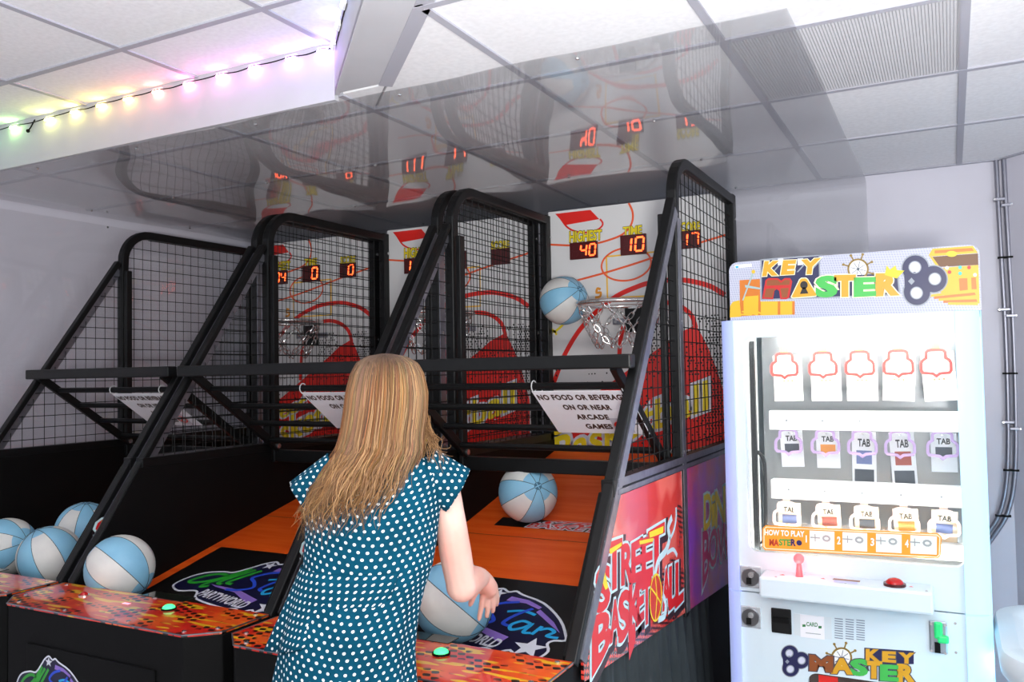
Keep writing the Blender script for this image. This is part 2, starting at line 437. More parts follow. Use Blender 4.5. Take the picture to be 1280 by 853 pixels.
rows = [(lambda x, p=p: (x, p[0], p[1])) for p in path]
nr = [Vector((0, -p[2], -(1-p[2]))).normalized() for p in path]
def wv(i, x):
    y = path[i][0]; s = sum(abs(path[q+1][0]-path[q][0])+abs(path[q+1][1]-path[q][1]) for q in range(i)) if i else 0
    return .0035*math.sin(x*7.3+1.3*math.sin(s*2.1))*math.sin(s*2.4+.6)+.0018*math.sin(x*13+s*5)
ps = thing('plastic_sheet', (-2.2, 3.2, ZL-.02), 'wavy clear plastic sheet screwed under the ceiling above the basketball machines', 'plastic sheet')
sheet(rows, xsn, wv, .002, nr).build('sheet', m_sheet, ps, smooth=True)
for x in [XL+.15+.62*i for i in range(7)]:
    for y in (2.2, 2.9, 3.55, 4.2):
        if x < xr_: MB().ball((x, y, ZL-.030), (.007, .007, .005), 8, 4).build('screw', m_screw, ps)
ws = thing('plastic_sheet', (XL, 3.2, 1.4), 'glossy clear plastic sheet fixed flat on the white left wall', 'plastic sheet')
ysn = [1.2+(YW-.03-1.2)*i/60 for i in range(61)]
zr = [.9+(ZL-.07-.9)*i/40 for i in range(41)]
sheet([(lambda y, z=z: (XL+.008, y, z)) for z in zr], ysn, lambda i, y: .009*math.sin(y*4.1+zr[i]*3)*math.sin(zr[i]*5+.4)+.010, .002, [Vector((1, 0, 0))]*41).build('sheet', m_wsheet, ws, smooth=True)
for y in (1.5, 2.3, 3.1, 3.9):
    for z in (1.3, 2.4): MB().ball((XL+.012, y, z), (.004, .007, .007), 8, 4).build('screw', m_screw, ws)
# ------------------------------------------------------------------ LED strip along the soffit
ls = thing('led_strip', (-2.9, YS, ZU-.03), 'string of colour changing LED modules along the raised ceiling edge', 'led strip')
mods = [(-20, 166, (.1, 1, .35)), (18, 157, (.45, 1, .25)), (62, 147, (.95, 1, .2)), (94, 137.5, (1, .85, .12)), (127, 129, (1, .62, .08)), (160.5, 120, (1, .38, .06)), (197, 110, (1, .16, .10)),
        (236, 100, (1, .14, .45)), (277, 91, (1, .18, .75)), (318, 81, (.9, .2, 1)), (364, 70, (.72, .25, 1)), (404, 55, (.5, .28, 1))]
cab = []
for u, v, c in mods:
    p = onY(u, v, YS-.006); z = min(p.z, ZU-.012); p = Vector((p.x, YS-.006, z)); cab.append(p)
    nm = MB().box(p.x-.024, p.x+.024, YS-.009, YS-.001, z-.009, z+.006).build('led_module', m_white, ls)
    b = MB()
    for k in (-.015, 0, .015): b.ball((p.x+k, YS-.012, z-.009), (.0055, .005, .0055), 8, 5)
    b.build('led', emis('led_%d' % len(cab), c, 140), nm)
pc = Vector((C0-YS+.04, YS-.05, ZU-.03))
for k, c in enumerate([(.45, .32, 1), (.30, .35, 1), (.2, .45, 1)]):
    q = Vector((C0-YS+.045+.11*k, YS-.045-.11*k, ZU-.03)); cab.append(q)
    d = Vector((.7071, -.7071, 0)); n = Vector((-.7071, -.7071, 0)); z = Vector((0, 0, 1))
    q = q+n*.004
    nm = MB().prism([q-d*.024-z*.008, q+d*.024-z*.008, q+d*.024+z*.008, q-d*.024+z*.008], n, .008).build('led_module', m_white, ls)
    b = MB()
    for e in (-.015, 0, .015): b.ball(q+d*e+n*.009, .0055, 8, 5)
    b.build('led', emis('led_d%d' % k, c, 70), nm)
b = MB()
for a, c in zip(cab, cab[1:]):
    mid = (a+c)/2+Vector((0, -.004, -.008+random.random()*.008)); b.tube(smoothpts([a+Vector((0, -.003, 0)), mid, c+Vector((0, -.003, 0))], 4), .0022, 5)
b.build('cable', m_blackp, ls)
p = onY(38, 160, YS-.008); b = MB(); b.tube([p+Vector((.03, 0, .03)), p, p+Vector((-.01, -.004, -.012))], .003, 6); b.ball(p+Vector((-.01, -.004, -.012)), .008, 8, 6); b.build('connector', m_blackp, ls)
# ------------------------------------------------------------------ conduits in the wall corner
cn = thing('metal_conduit', (.2, YW-.03, 1.6), 'pair of steel conduits with clips running down the white wall corner', 'conduit')
m_cond = mat('galvanised_conduit', (.62, .62, .66), .35, .8)
pts = [onY(u, v, YW-.02) for u, v in [(1249, 200), (1252, 260), (1256, 330), (1260, 400), (1263, 480), (1264, 560), (1261, 610), (1253, 643), (1240, 665), (1222, 690), (1200, 720)]]
for k in (0, 1):
    MB().tube(smoothpts([p+Vector((-.012+.03*k, -.0, 0)) for p in pts], 5), .010, 10).build('conduit', m_cond, cn, smooth=True)
for u, v in [(1253, 249), (1259, 387), (1264, 528)]:
    for k in (0, 1):
        p = onY(u, v+8*k, YW-.02)+Vector((-.012+.03*k, 0, 0)); cl = MB().box(p.x-.024+.0*k, p.x+.024, p.y-.013, p.y+.018, p.z-.007, p.z+.007).build('clip', m_cond, cn, bevel=.003)
        MB().disc((p.x+(-.019 if k == 0 else .019), p.y-.013, p.z), (0, -1, 0), .005, .005, 8).build('screw', m_screw, cl)
for u, v in [(1256, 322), (1262, 467), (1263, 588), (1253, 645)]:
    p = onY(u, v, YW-.02); MB().box(p.x-.028, p.x+.034, p.y-.013, p.y+.012, p.z-.004, p.z+.004).build('cable_tie', m_blackp, cn)
# ================================================================== BASKETBALL MACHINES
XC = [-3.405, -2.3825, -1.36]; HW = .495
YB = 3.93                                             # front of the backboard
RZ = lambda y: .678+.243*(y-2.0)                       # ramp surface
RN = Vector((0, -.243, 1)).normalized()
def rampp(u, v): return onp(u, v, (0, 2, .678), RN)
GN = Vector((0, .71, 1)).normalized()
def gatep(u, v): return onp(u, v, (0, 2.5, 1.56), GN)
xc = XC[2]
bmac = thing('basketball_machine', (xc, 2.8, 0), 'black street basketball arcade machine with red side panel beside the white key prize cabinet', 'arcade machine', 'street basketball machines')
T = bmac
SX = Vector((1, 0, 0))
SL = (2.165-.80)/(2.955-1.985)                           # strut slope
def stY(z): return 1.985+(z-.80)/SL
for s in (-1, 1):
    xo = xc+s*HW; xi = xc+s*(HW-.04); a, b_ = min(xo, xi), max(xo, xi)
    arc = [(0, 2.985, .66), (0, 2.985, 2.13)]+[(0, 3.145-.16*math.cos(t*math.pi/16), 2.17+.16*math.sin(t*math.pi/16)) for t in range(1, 9)]+[(0, 3.905, 2.33), ]
    MB().sweep(arc, .042, SX, a, b_).build('hoop_frame', m_black, T, bevel=.006)
    MB().box(a, b_, 3.885, 3.94, .68, 2.355).build('rear_post', m_black, T, bevel=.004)
    for z in (2.24, 1.75, 1.3):
        MB().disc((xc+s*(HW-.045), 3.912, z), (-s, 0, 0), .008, .004, 10).build('bolt', m_screw, T)
        MB().disc((xo, 3.912, z), (s, 0, 0), .008, .004, 10).build('bolt', m_screw, T)
    for z in (1.25, 1.72):
        MB().disc((xo, 2.985, z), (s, 0, 0), .008, .004, 10).build('bolt', m_screw, T)
        MB().disc((xc+s*(HW-.045), 2.985, z), (-s, 0, 0), .008, .004, 10).build('bolt', m_screw, T)
    # second inner post
    MB().box(xc+s*(HW-.062)-.011, xc+s*(HW-.062)+.011, 2.965, 3.0, 1.15, 2.12).build('inner_post', m_black, T, bevel=.004)
    # slanted strut with metal trim on its outer side
    c = xc+s*(HW-.018)
    st = MB().sweep([(0, 1.985, .80), (0, 2.955, 2.165)], .026, SX, c-.016, c+.016).build('strut', m_black, T, bevel=.004)
    xt = xc+s*HW
    MB().sweep([(0, 2.022, .80), (0, 2.962, 2.125)], .038, SX, min(xt-s*.018, xt+s*.002), max(xt-s*.018, xt+s*.002)).build('edge_trim', m_alu, st)
    # rails
    rl = MB().box(a, b_, 2.27, 3.92, 1.185, 1.235).build('side_rail', m_black, T, bevel=.003)
    MB().box(min(xo, xo+s*.004), max(xo, xo+s*.004), 2.30, 3.93, 1.19, 1.205).build('rail_trim', m_alu, rl)
    MB().box(min(xo, xo+s*.004), max(xo, xo+s*.004), 2.30, 3.93, 1.212, 1.235).build('rail_trim', m_alu, rl)
    MB().box(min(xo, xo+s*.0035), max(xo, xo+s*.0035), 2.966, 3.004, .68, 2.10).build('post_trim', m_alu, T)
    # wire mesh, upper panel and front triangle
    xm = xc+s*(HW-.022); w = MB(); sp = .0545; r = .0019
    def topz(y): return 2.31 if y > 3.145 else 2.17+math.sqrt(max(0, .135**2-(3.145-y)**2)) if y > 3.01 else 2.1
    y = 3.02+.03
    while y < 3.88: w.tube([(xm, y, 1.23), (xm, y, topz(y))], r, 4, cap=False); y += sp
    z = 1.27
    while z < 2.31:
        ya = 3.0 if z < 2.17 else 3.145-math.sqrt(max(0, .135**2-(z-2.17)**2))
        w.tube([(xm+s*.003, ya, z), (xm+s*.003, 3.89, z)], r, 4, cap=False); z += sp
    y = 2.93
    while y > 2.33: w.tube([(xm, y, 1.23), (xm, y, .80+(y-2.01)*SL-.02)], r, 4, cap=False); y -= sp
    z = 1.27
    while z < 2.12: w.tube([(xm+s*.003, stY(z)+.03, z), (xm+s*.003, 2.97, z)], r, 4, cap=False); z += sp
    w.build('wire_mesh', m_wire, T, kind='stuff')
    # solid side walls below the rail
    xw = xc+s*(HW-.03)
    MB().prism([(xw-.012, stY(.66)+.02 if False else 2.0, .60), (xw-.012, 3.93, .60), (xw-.012, 3.93, 1.20), (xw-.012, 2.258, 1.20), (xw-.012, 1.988, .82), (xw-.012, 1.988, .78)], (1, 0, 0), .024).build('side_wall', m_blackp, T)
    zb = lambda y: .742-.068*(y-2.08)
    xa = xo-s*.010
    MB().prism([(xa, 2.03, zb(2.03)), (xa, 2.955, zb(2.955)), (xa, 2.955, 1.19), (xa, 2.30, 1.19), (xa, 2.03, .815)], (s, 0, 0), .008).build('side_panel', m_side, T)
    MB().prism([(xa, 3.015, zb(3.015)), (xa, 3.92, zb(3.92)), (xa, 3.92, 1.19), (xa, 3.015, 1.19)], (s, 0, 0), .008).build('side_panel', m_sidep, T)
    # gate side brace
    xg = xc+s*(HW-.075)
    br = MB().sweep([(0, 2.49, 1.565), (0, 2.985, 1.215)], .035, SX, xg-.012, xg+.012).build('gate_brace', m_black, T, bevel=.003)
    MB().disc((xg-s*.012, 2.975, 1.225), (-s, 0, 0), .012, .006, 10).build('bolt', m_screw, br)
# lettering on the outer (right-hand) side panel
xo = xc+HW-.002
def SP(u, v): return onX(730+u/3.244, 590+v/3.244, xo)
letters = [('S', 50, 100, 400, 380, 575, 540), ('T', 92, 150, 300, 278, 485, 450), ('R', 152, 192, 305, 285, 455, 440), ('E', 194, 232, 298, 275, 445, 430), ('E', 236, 274, 280, 262, 432, 415), ('T', 262, 322, 250, 215, 425, 395),
           ('B', 36, 104, 600, 560, 815, 700), ('A', 106, 142, 535, 515, 690, 655), ('S', 142, 182, 500, 480, 700, 640), ('K', 184, 226, 470, 440, 660, 600), ('E', 214, 240, 455, 440, 620, 590), ('T', 236, 270, 450, 430, 625, 595),
           ('A', 318, 346, 420, 380, 560, 540), ('L', 346, 372, 395, 378, 555, 530), ('L', 372, 400, 380, 365, 545, 515)]
bo, br_, by = MB(), MB(), MB()
for ch, x0, x1, yl, yr, bl, brr in letters:
    q = [SP(x0, bl), SP(x1, brr), SP(x1, yr), SP(x0, yl)]
    bq, bq2 = MB(), MB(); text_quad(bq, ch, q, .085, off=(.0006, 0, 0)); text_quad(bq2, ch, q, .04, off=(.0016, 0, 0))
    bq3 = MB(); text_quad(bq3, ch, [p+Vector((0, .012, -.012)) for p in q], .14, off=(.0003, 0, 0)); bq3.build('letter_shadow', mat('print_shadow', (.20, .10, .12), .35), T, clean=False)
    lr = bq.build('letter_outline', mat('print_ice', (.78, .90, .92), .3), T, clean=False); bq2.build('letter', mat('print_scarlet', (.85, .13, .14), .3), lr, clean=False)
# drips, yellow tops, ball and arm
by = MB()
for a in [[(98, 315), (150, 285), (150, 300), (105, 335)], [(222, 280), (280, 268), (278, 282), (224, 296)], [(262, 245), (320, 220), (318, 248), (264, 268)], [(56, 405), (80, 395), (96, 470), (84, 480)]]:
    MB().add([SP(*p)+Vector((.0022, 0, 0)) for p in a], [(0, 1, 2, 3)]).build('yellow_highlight', m_yel, lr, clean=False)
MB().add([SP(*p)+Vector((.0010, 0, 0)) for p in [(178, 640), (206, 610), (208, 690), (182, 765)]], [(0, 1, 2, 3)]).build('drip', mat('print_scarlet'), lr, clean=False); b = MB(); b.add([SP(*p)+Vector((.0010, 0, 0)) for p in [(36, 745), (70, 730), (64, 775), (34, 832)]], [(0, 1, 2, 3)]); b.build('drip', mat('print_scarlet'), lr, clean=False)
b = MB(); b.sweep(smoothpts([SP(*p) for p in [(285, 420), (300, 360), (330, 320), (345, 270), (340, 225), (355, 185)]], 5), .024, SX, .001, .0018)
b.sweep(smoothpts([SP(*p) for p in [(345, 275), (362, 240), (372, 190), (372, 145)]], 5), .012, SX, .001, .0018); b.sweep(smoothpts([SP(*p) for p in [(335, 330), (360, 315), (376, 340)]], 5), .014, SX, .001, .0018)
b.sweep(smoothpts([SP(*p) for p in [(300, 600), (325, 585), (330, 540), (318, 500)]], 5), .02, SX, .001, .0018)
b.build('flame_swirl', mat('print_ice'), lr, clean=False)
c = SP(288, 510); b = MB(); b.add([c+Vector((.0024, math.cos(i*math.pi/12)*.062, math.sin(i*math.pi/12)*.075)) for i in range(24)], [tuple(range(24))]); bp = b.build('ball_print', mat('print_ball', (.80, .20, .08), .3), lr, clean=False)
b = MB(); b.sweep([c+Vector((0, math.cos(i*math.pi/12)*.060, math.sin(i*math.pi/12)*.073)) for i in range(24)], .006, SX, .0026, .003, True); b.sweep([c+Vector((0, -.045, .04)), c+Vector((0, .0, .01)), c+Vector((0, .05, -.03))], .006, SX, .0026, .003); b.sweep([c+Vector((0, -.01, -.07)), c+Vector((0, .012, 0)), c+Vector((0, .0, .07))], .006, SX, .0026, .003); b.build('ball_seam', m_yel, bp, clean=False)
bo, br_ = MB(), MB()
for ch, x0, x1, yl, yr, bl, brr in [('D', 486, 515, 100, 80, 235, 220), ('i', 518, 528, 100, 95, 220, 215), ('N', 532, 570, 85, 60, 225, 200), ('B', 480, 506, 250, 235, 470, 400), ('O', 506, 540, 250, 220, 395, 370), ('W', 540, 590, 235, 190, 375, 330)]:
    q = [SP(x0, bl), SP(x1, brr), SP(x1, yr), SP(x0, yl)]
    bq, bq2 = MB(), MB(); text_quad(bq, ch, q, .07, off=(.0006, 0, 0)); text_quad(bq2, ch, q, .02, off=(.0016, 0, 0)); o_ = bq.build('letter_outline', mat('print_ice'), T, clean=False); bq2.build('letter', m_yel if yl < 150 else mat('print_magenta', (.80, .20, .45), .3), o_, clean=False)
# black skirt cloth hanging below the side panels (right side) and dark body
b = MB(); n = 120; R0, R1 = [], []
for i in range(n+1):
    y = 2.10+i/n*1.22; wob = .020*math.sin(i*.62)+.010*math.sin(i*1.3+1)
    zt = .742-.068*(y-2.08)+.015
    R0.append((xc+HW-.014+wob*.05, y, zt)); R1.append((xc+HW+.004+wob*1.8, y, .02))
mid = [((a[0]*.5+c_[0]*.5)+.001, a[1], a[2]*.5+c_[2]*.5) for a, c_ in zip(R0, R1)]
b.loft([[(p[0]+.003, p[1], p[2]) for p in R0], mid, R1], cap=False, closed=False); b.loft([[(p[0]-.001, p[1], p[2]) for p in R0], [(p[0]-.004, p[1], p[2]) for p in mid], [(p[0]-.004, p[1], p[2]) for p in R1]], cap=False, closed=False)
b.build('skirt', m_skirt, T, smooth=True, clean=False)
MB().box(xc-HW+.06, xc+HW-.06, 2.06, 3.90, .06, .60).build('lower_body', m_blackp, T)
for sx in (-1, 1):
    for yy in (2.15, 3.8): MB().box(xc+sx*.38-.04, xc+sx*.38+.04, yy-.04, yy+.04, 0, .06).build('foot', m_black, T)
# crossbar and gate bars
MB().box(xc-.485, xc+.485, 2.46, 2.51, 1.555, 1.60).build('crossbar', m_black, T, bevel=.005)
for y, z in ((2.582, 1.50), (2.693, 1.423), (2.807, 1.342), (2.926, 1.258)):
    MB().tube([(xc-HW+.075, y, z), (xc+HW-.075, y, z)], .0125, 8).build('gate_bar', m_black, T, smooth=True)
MB().box(xc-HW+.045, xc+HW-.045, 2.985, 3.03, 1.150, 1.205).build('gate_sill', m_black, T, bevel=.004)
# ramp
XI = .45
rp = MB().prism([(xc-XI, 1.975, RZ(1.975)), (xc-XI, YB, RZ(YB)), (xc-XI, YB, RZ(YB)-.03), (xc-XI, 1.975, RZ(1.975)-.03)], (1, 0, 0), 2*XI).build('ramp', m_orange, T)
def RP(x, y, o=0.): return Vector((xc+x, y, RZ(y)))+RN*o
def quadm(c4, m, name, par):
    return MB().add(c4, [(0, 1, 2, 3)]).build(name, m, par, clean=False)
bl_ = quadm([RP(-.395, 2.005, .0008), RP(.395, 2.005, .0008), RP(.395, 2.615, .0008), RP(-.395, 2.615, .0008)], m_blackpr, 'ramp_decal', T)
quadm([RP(-.45, 2.932, .0008), RP(.45, 2.932, .0008), RP(.45, 2.936, .0008), RP(-.45, 2.936, .0008)], mat('seam_brown', (.45, .2, .08), .5), 'ramp_seam', rp)
sd = quadm([RP(-.315, 3.02, .0008), RP(.33, 3.02, .0008), RP(.33, 3.10, .0008), RP(-.315, 3.10, .0008)], m_blackpr, 'strip_decal', T)
b, b2, b3 = MB(), MB(), MB()
q = [RP(-.16, 3.058, .0012), RP(.30, 3.058, .0012), RP(.30, 3.098, .0012), RP(-.10, 3.098, .0012)]; text_quad(b, 'STREET', q, .09, .2); text_quad(b2, 'STREET', [p+RN*.0006 for p in q], .02, .2); o_ = b.build('lettering_outline', m_logow, sd, clean=False); b2.build('lettering', m_red, sd, clean=False); b, b2 = MB(), MB()
q = [RP(-.17, 3.025, .0012), RP(.32, 3.025, .0012), RP(.32, 3.062, .0012), RP(-.17, 3.062, .0012)]; text_quad(b, 'BASKETBALL', q, .09, .2); text_quad(b2, 'BASKETBALL', [p+RN*.0008 for p in q], .01, .2)
b.build('lettering_outline', m_logow, sd, clean=False); b2.build('lettering', m_red, sd, clean=False)
# --- star logo (drawn in a unit box, mapped to a quad)
def star(cx, cy, r, asp=1.):
    return [(cx+r*(1 if i % 2 == 0 else .42)*math.sin(i*math.pi/5)*asp, cy+r*(1 if i % 2 == 0 else .42)*math.cos(i*math.pi/5)) for i in range(10)]
def logo(par, q, N, tall=1.):
    q = [Vector(p) for p in q]; N = Vector(N).normalized(); W = (q[1]-q[0]).length
    def mp(p, o): return bil(q, p[0], p[1])+N*o
    out = [(0, .30), (.015, .46), (.08, .60), (.20, .67), (.28, .68), (.36, .84), (.40, .93), (.46, 1.0), (.51, .95), (.55, .98), (.60, .93), (.75, .83), (.90, .60), (.985, .38), (1, .30), (.95, .28), (.93, .22), (.96, .12), (.93, 0), (.84, -.03), (.78, .06), (.72, .0), (.66, .04), (.58, .02), (.32, .10), (.25, .22), (.20, .24), (.12, .20), (.06, .22)]
    sm = smoothpts([Vector((p[0], p[1], 0)) for p in out], 3, True)
    b = MB(); b.add([mp(p, .0006) for p in sm], [tuple(range(len(sm)))]); base = b.build('logo_shape', m_navy, par, clean=False)
    b = MB(); b.sweep([mp(p, 0) for p in sm], W*.014, N, .0008, .0014, True); b.build('logo_outline', m_logow, base, clean=False)
    b = MB()
    for a in ([(.55, .88), (.66, .85), (.76, .76), (.75, .72), (.66, .79), (.54, .80)], [(.76, .72), (.88, .55), (.95, .40), (.86, .52), (.75, .67)], [(.26, .40), (.50, .37), (.72, .24), (.70, .14), (.50, .31), (.30, .37)]):
        b.add([mp(p, .0009) for p in a], [tuple(range(len(a)))])
    b.build('logo_arc', m_purple, base, clean=False)
    def script(strokes, w, m, nm):
        b = MB()
        for i, st in enumerate(strokes): b.sweep([mp(p, 0) for p in smoothpts([Vector((a, c, 0)) for a, c in st], 5)], W*w, N, .0012+.0001*i, .0016+.0001*i)
        b.build(nm, m, base, clean=False)
    script([[(.30, .58), (.22, .62), (.13, .55), (.07, .42), (.10, .38), (.17, .42), (.26, .55), (.37, .80)], [(.37, .80), (.30, .58), (.22, .42), (.21, .33), (.26, .36)], [(.41, .78), (.33, .58), (.29, .45), (.33, .42)], [(.46, .78), (.39, .60), (.35, .47), (.40, .45)]], .026, m_green, 'script_all')
    script([[(.62, .80), (.53, .74), (.47, .62), (.53, .54), (.57, .44), (.50, .36), (.41, .34)], [(.72, .72), (.66, .58), (.63, .44), (.67, .40)]], .022, m_blue, 'script_star')
    script([[(.60, .62), (.68, .66), (.76, .62)], [(.77, .48), (.72, .50), (.68, .42), (.70, .35), (.75, .40), (.78, .47), (.77, .34), (.81, .34)], [(.84, .46), (.82, .32)], [(.84, .40), (.88, .44), (.92, .40), (.90, .33), (.96, .32)]], .02, m_cyan, 'script_star')
    for s_ in (star(.462, .90, .085, .6), star(.86, .13, .15, .62)): MB().add([mp(p, .0018) for p in s_], [tuple(range(10))]).build('logo_star', m_logow, base, clean=False)
    b = MB(); text_quad(b, 'PARTYWORLD', [mp(p, .0018) for p in ((.27, .17), (.70, .05), (.71, .18), (.28, .30))], .03, .25); b.build('logo_lettering', m_logow, base, clean=False)
logo(bl_, [RP(-.31, 2.19, .0006), RP(.32, 2.19, .0006), RP(.32, 2.545, .0006), RP(-.31, 2.545, .0006)], RN)
# console
cz = .815
def conp(x, y): return (xc+x, y)
oc = [(-.49, 1.97), (-.49, 1.785), (-.41, 1.712), (.41, 1.712), (.49, 1.785), (.49, 1.97)]
MB().prism([(xc+x, y, 0.0) for x, y in oc], (0, 0, 1), cz-.008).build('console', m_blackp, T, bevel=.004)
dk = MB().prism([(xc+x, y-(.004 if y < 1.9 else 0), cz-.007) for x, y in oc], (0, 0, 1), .007).build('console_deck', m_deck, T)
MB().sweep([(xc+x*1.002, y-.004, cz) for x, y in oc], .004, (0, 0, 1), -.002, .0012).build('deck_edge', m_alu, dk)
for x, y in ((-.455, 1.95), (-.455, 1.80), (-.39, 1.735), (-.15, 1.735), (.15, 1.735), (.39, 1.735), (.455, 1.80), (.455, 1.95), (.0, 1.955)):
    MB().disc((xc+x, y, cz), (0, 0, 1), .007, .003, 10).build('screw', m_screw, dk)
def dloc(u, v): p = onZ(u, v, cz); return p.x-XC[1], p.y
gx, gy = dloc(211, 762); bt = MB().disc((xc+gx, gy, cz), (0, 0, 1), .024, .005, 20).build('green_button', m_blackp, T)
MB().ball((xc+gx, gy, cz+.004), (.02, .02, .012), 16, 6, True).build('button_cap', emis('button_green', (.05, 1, .28), 1.6, (.3, .9, .5)), bt, smooth=True)
gx, gy = dloc(105, 745); bt = MB().disc((xc+gx, gy, cz), (0, 0, 1), .018, .004, 16).build('red_button', m_chrome, T)
MB().ball((xc+gx, gy, cz+.004), (.013, .013, .01), 12, 5, True).build('button_cap', mat('button_red', (.7, .05, .06), .2), bt, smooth=True)
gx, gy = dloc(158, 755); MB().box(xc+gx-.014, xc+gx+.014, gy-.006, gy+.006, cz, cz+.001).build('indicator', emis('indicator_pink', (1, .1, .25), 1.5), dk)
gx, gy = dloc(213, 747); MB().box(xc+gx-.11, xc+gx+.09, gy-.028, gy+.028, cz, cz+.002).build('display_window', mat('smoked_window', (.10, .12, .10), .08, coat=.5), dk)
# console front door with logo
MB().box(xc-.30, xc+.30, 1.705, 1.712, .10, .70).build('front_door', m_blackp, T, bevel=.002)
fy = 1.704
fq = [onY(u, v, fy) for u, v in ((25, 905), (115, 925), (125, 835), (35, 815))]
dx = XC[2]-XC[1]
fd = T.children[-1]
logo(fd, [(onY(21, 900, fy).x+dx, fy, .49), (onY(21, 900, fy).x+dx+.36, fy, .49), (onY(21, 900, fy).x+dx+.36, fy, .675), (onY(21, 900, fy).x+dx, fy, .675)], (0, -1, 0))
px_ = onY(112, 853, fy).x+dx
quadm([(px_, fy-.001, .45), (px_+.13, fy-.001, .45), (px_+.13, fy-.001, .622), (px_, fy-.001, .622)], mat('print_sky', (.40, .68, .85), .4), 'front_sticker', fd)
# ---------------- backboard
bbd = MB().box(xc-HW+.03, xc+HW-.03, YB, YB+.02, RZ(YB)-.01, 2.375).build('backboard', m_board, T)
def BP(u, v, o=.001): return onY(u, v, YB-o)
NB = Vector((0, -1, 0))
def line(pts, w, m, nm, o=.001, n=6, sm=True):
    P = [BP(*p, 0) for p in pts]; b = MB(); b.sweep(smoothpts(P, n) if sm else P, w, NB, o, o+.0004); return b.build(nm, m, bbd, clean=False)
def poly(pts, m, nm, o=.001):
    return MB().add([BP(*p, o) for p in pts], [tuple(range(len(pts)))]).build(nm, m, bbd, clean=False)
line([(688, 306), (713, 307), (735, 306.5), (748, 304), (762, 300), (775, 295), (782, 290), (788, 283), (791, 274), (790.5, 264), (786, 254)], .010, m_redor, 'court_line')
poly([(694, 267.5), (738, 262.5), (749, 274), (707, 281.5)], m_red, 'court_patch')
line([(700, 272), (708, 283), (717, 288.5), (730, 291), (744, 288.5), (751.5, 284), (753.5, 279), (750, 274)], .009, m_red, 'court_line')
line([(783+31*math.cos(i*math.pi/14), 330.5+20.5*math.sin(i*math.pi/14)-.09*31*math.cos(i*math.pi/14)) for i in range(29)], .009, m_redor, 'court_line', n=2)
line([(705, 355), (750, 343), (790, 331), (835, 316), (877, 303), (910, 293)], .010, m_redor, 'court_line', .0014)
line([(829, 314), (758, 321), (759.5, 373), (830, 369), (829, 314)], .008, m_yelline, 'court_line', .0008, sm=False)
line([(692, 480), (699, 461), (706, 443.6), (723, 415), (746, 389.5), (770, 371), (792, 360.5), (814, 353.5), (850, 350), (885, 357), (906, 369)], .024, m_red, 'court_arc', .0016)
line([(773, 470), (774, 450), (776, 424), (781, 405), (790, 391), (808, 381), (830, 378), (850, 383), (864, 394), (870, 410)], .022, m_red, 'court_arc', .0016)
poly([(870, 406), (884, 432), (896, 462), (908, 500), (909, 562), (688, 563), (688, 540), (715, 512), (752, 487), (800, 452), (826, 434), (846, 418)], m_red, 'court_field', .0012)
b = MB(); random.seed(3)
for i in range(60):
    for j in range(46):
        u = 690+i*3.7+(j % 2)*1.85; v = 404+j*3.45-.05*(u-700)
        dens = .75 if (u > 882-.0*(v)) else (.6 if 808 < u < 842 and v < 450 else (.35 if u > 800 else .12))
        if v < 445 and u < 805: dens = 0
        if v < 428 and u < 872 and not 808 < u < 842: dens = 0
        if v > 470: dens *= .55 if u < 860 else 1
        if random.random() < dens and u < 908:
            c_ = BP(u, v, .0022); e = .0055*(.7+.5*random.random()); b.add([c_+Vector((-e, 0, 0)), c_+Vector((0, 0, -e)), c_+Vector((e, 0, 0)), c_+Vector((0, 0, e))], [(0, 1, 2, 3)])
b.build('halftone', m_blackpr, bbd, clean=False, kind='stuff')
b, b2 = MB(), MB()
q = [BP(694, 586, .0026), BP(884, 512, .0026), BP(884, 476, .0026), BP(694, 548, .0026)]
text_quad(b, 'Basketball', q, .09); text_quad(b2, 'Basketball', [p+NB*.0006 for p in q], .02); b.build('lettering_outline', m_logow, bbd, clean=False); b2.build('lettering', m_yel, bbd, clean=False); b, b2 = MB(), MB()
q = [BP(692, 545, .0026), BP(784, 512, .0026), BP(784, 490, .0026), BP(692, 522, .0026)]
text_quad(b, 'Street', q, .09); text_quad(b2, 'Street', [p+NB*.0006 for p in q], .02)
b.build('lettering_outline', m_logow, bbd, clean=False); b2.build('lettering', m_yel, bbd, clean=False)
line([(744, 372), (750, 371), (751, 366), (746, 366), (747, 361), (751, 362)], .012, mat('print_ochre', (.85, .55, .15), .4), 'ornament', .002, 3)
line([(705, 405), (694, 415), (690, 412), (694, 415), (696, 419)], .012, m_yel, 'ornament', .002, 2)
# yellow captions
capt = []
for word, u0, u1, v0, v1, v2, v3 in (('HIGHEST', 712, 752, 303, 299.5, 290, 287.5), ('TIME', 779, 802, 294.5, 292.5, 284.5, 282), ('SCORE', 847, 875, 290.5, 288.5, 279, 277)):
    q = [BP(u0, v0, .0024), BP(u1, v1, .0024), BP(u1, v3, .0024), BP(u0, v2, .0024)]
    b, b2 = MB(), MB(); text_quad(b, word, q, .07); text_quad(b2, word, [p+NB*.0006 for p in q], .03)
    o = b.build('caption_outline', mat('print_olive', (.35, .33, .08), .4), bbd, clean=False); b2.build('caption', m_yel, o, clean=False)
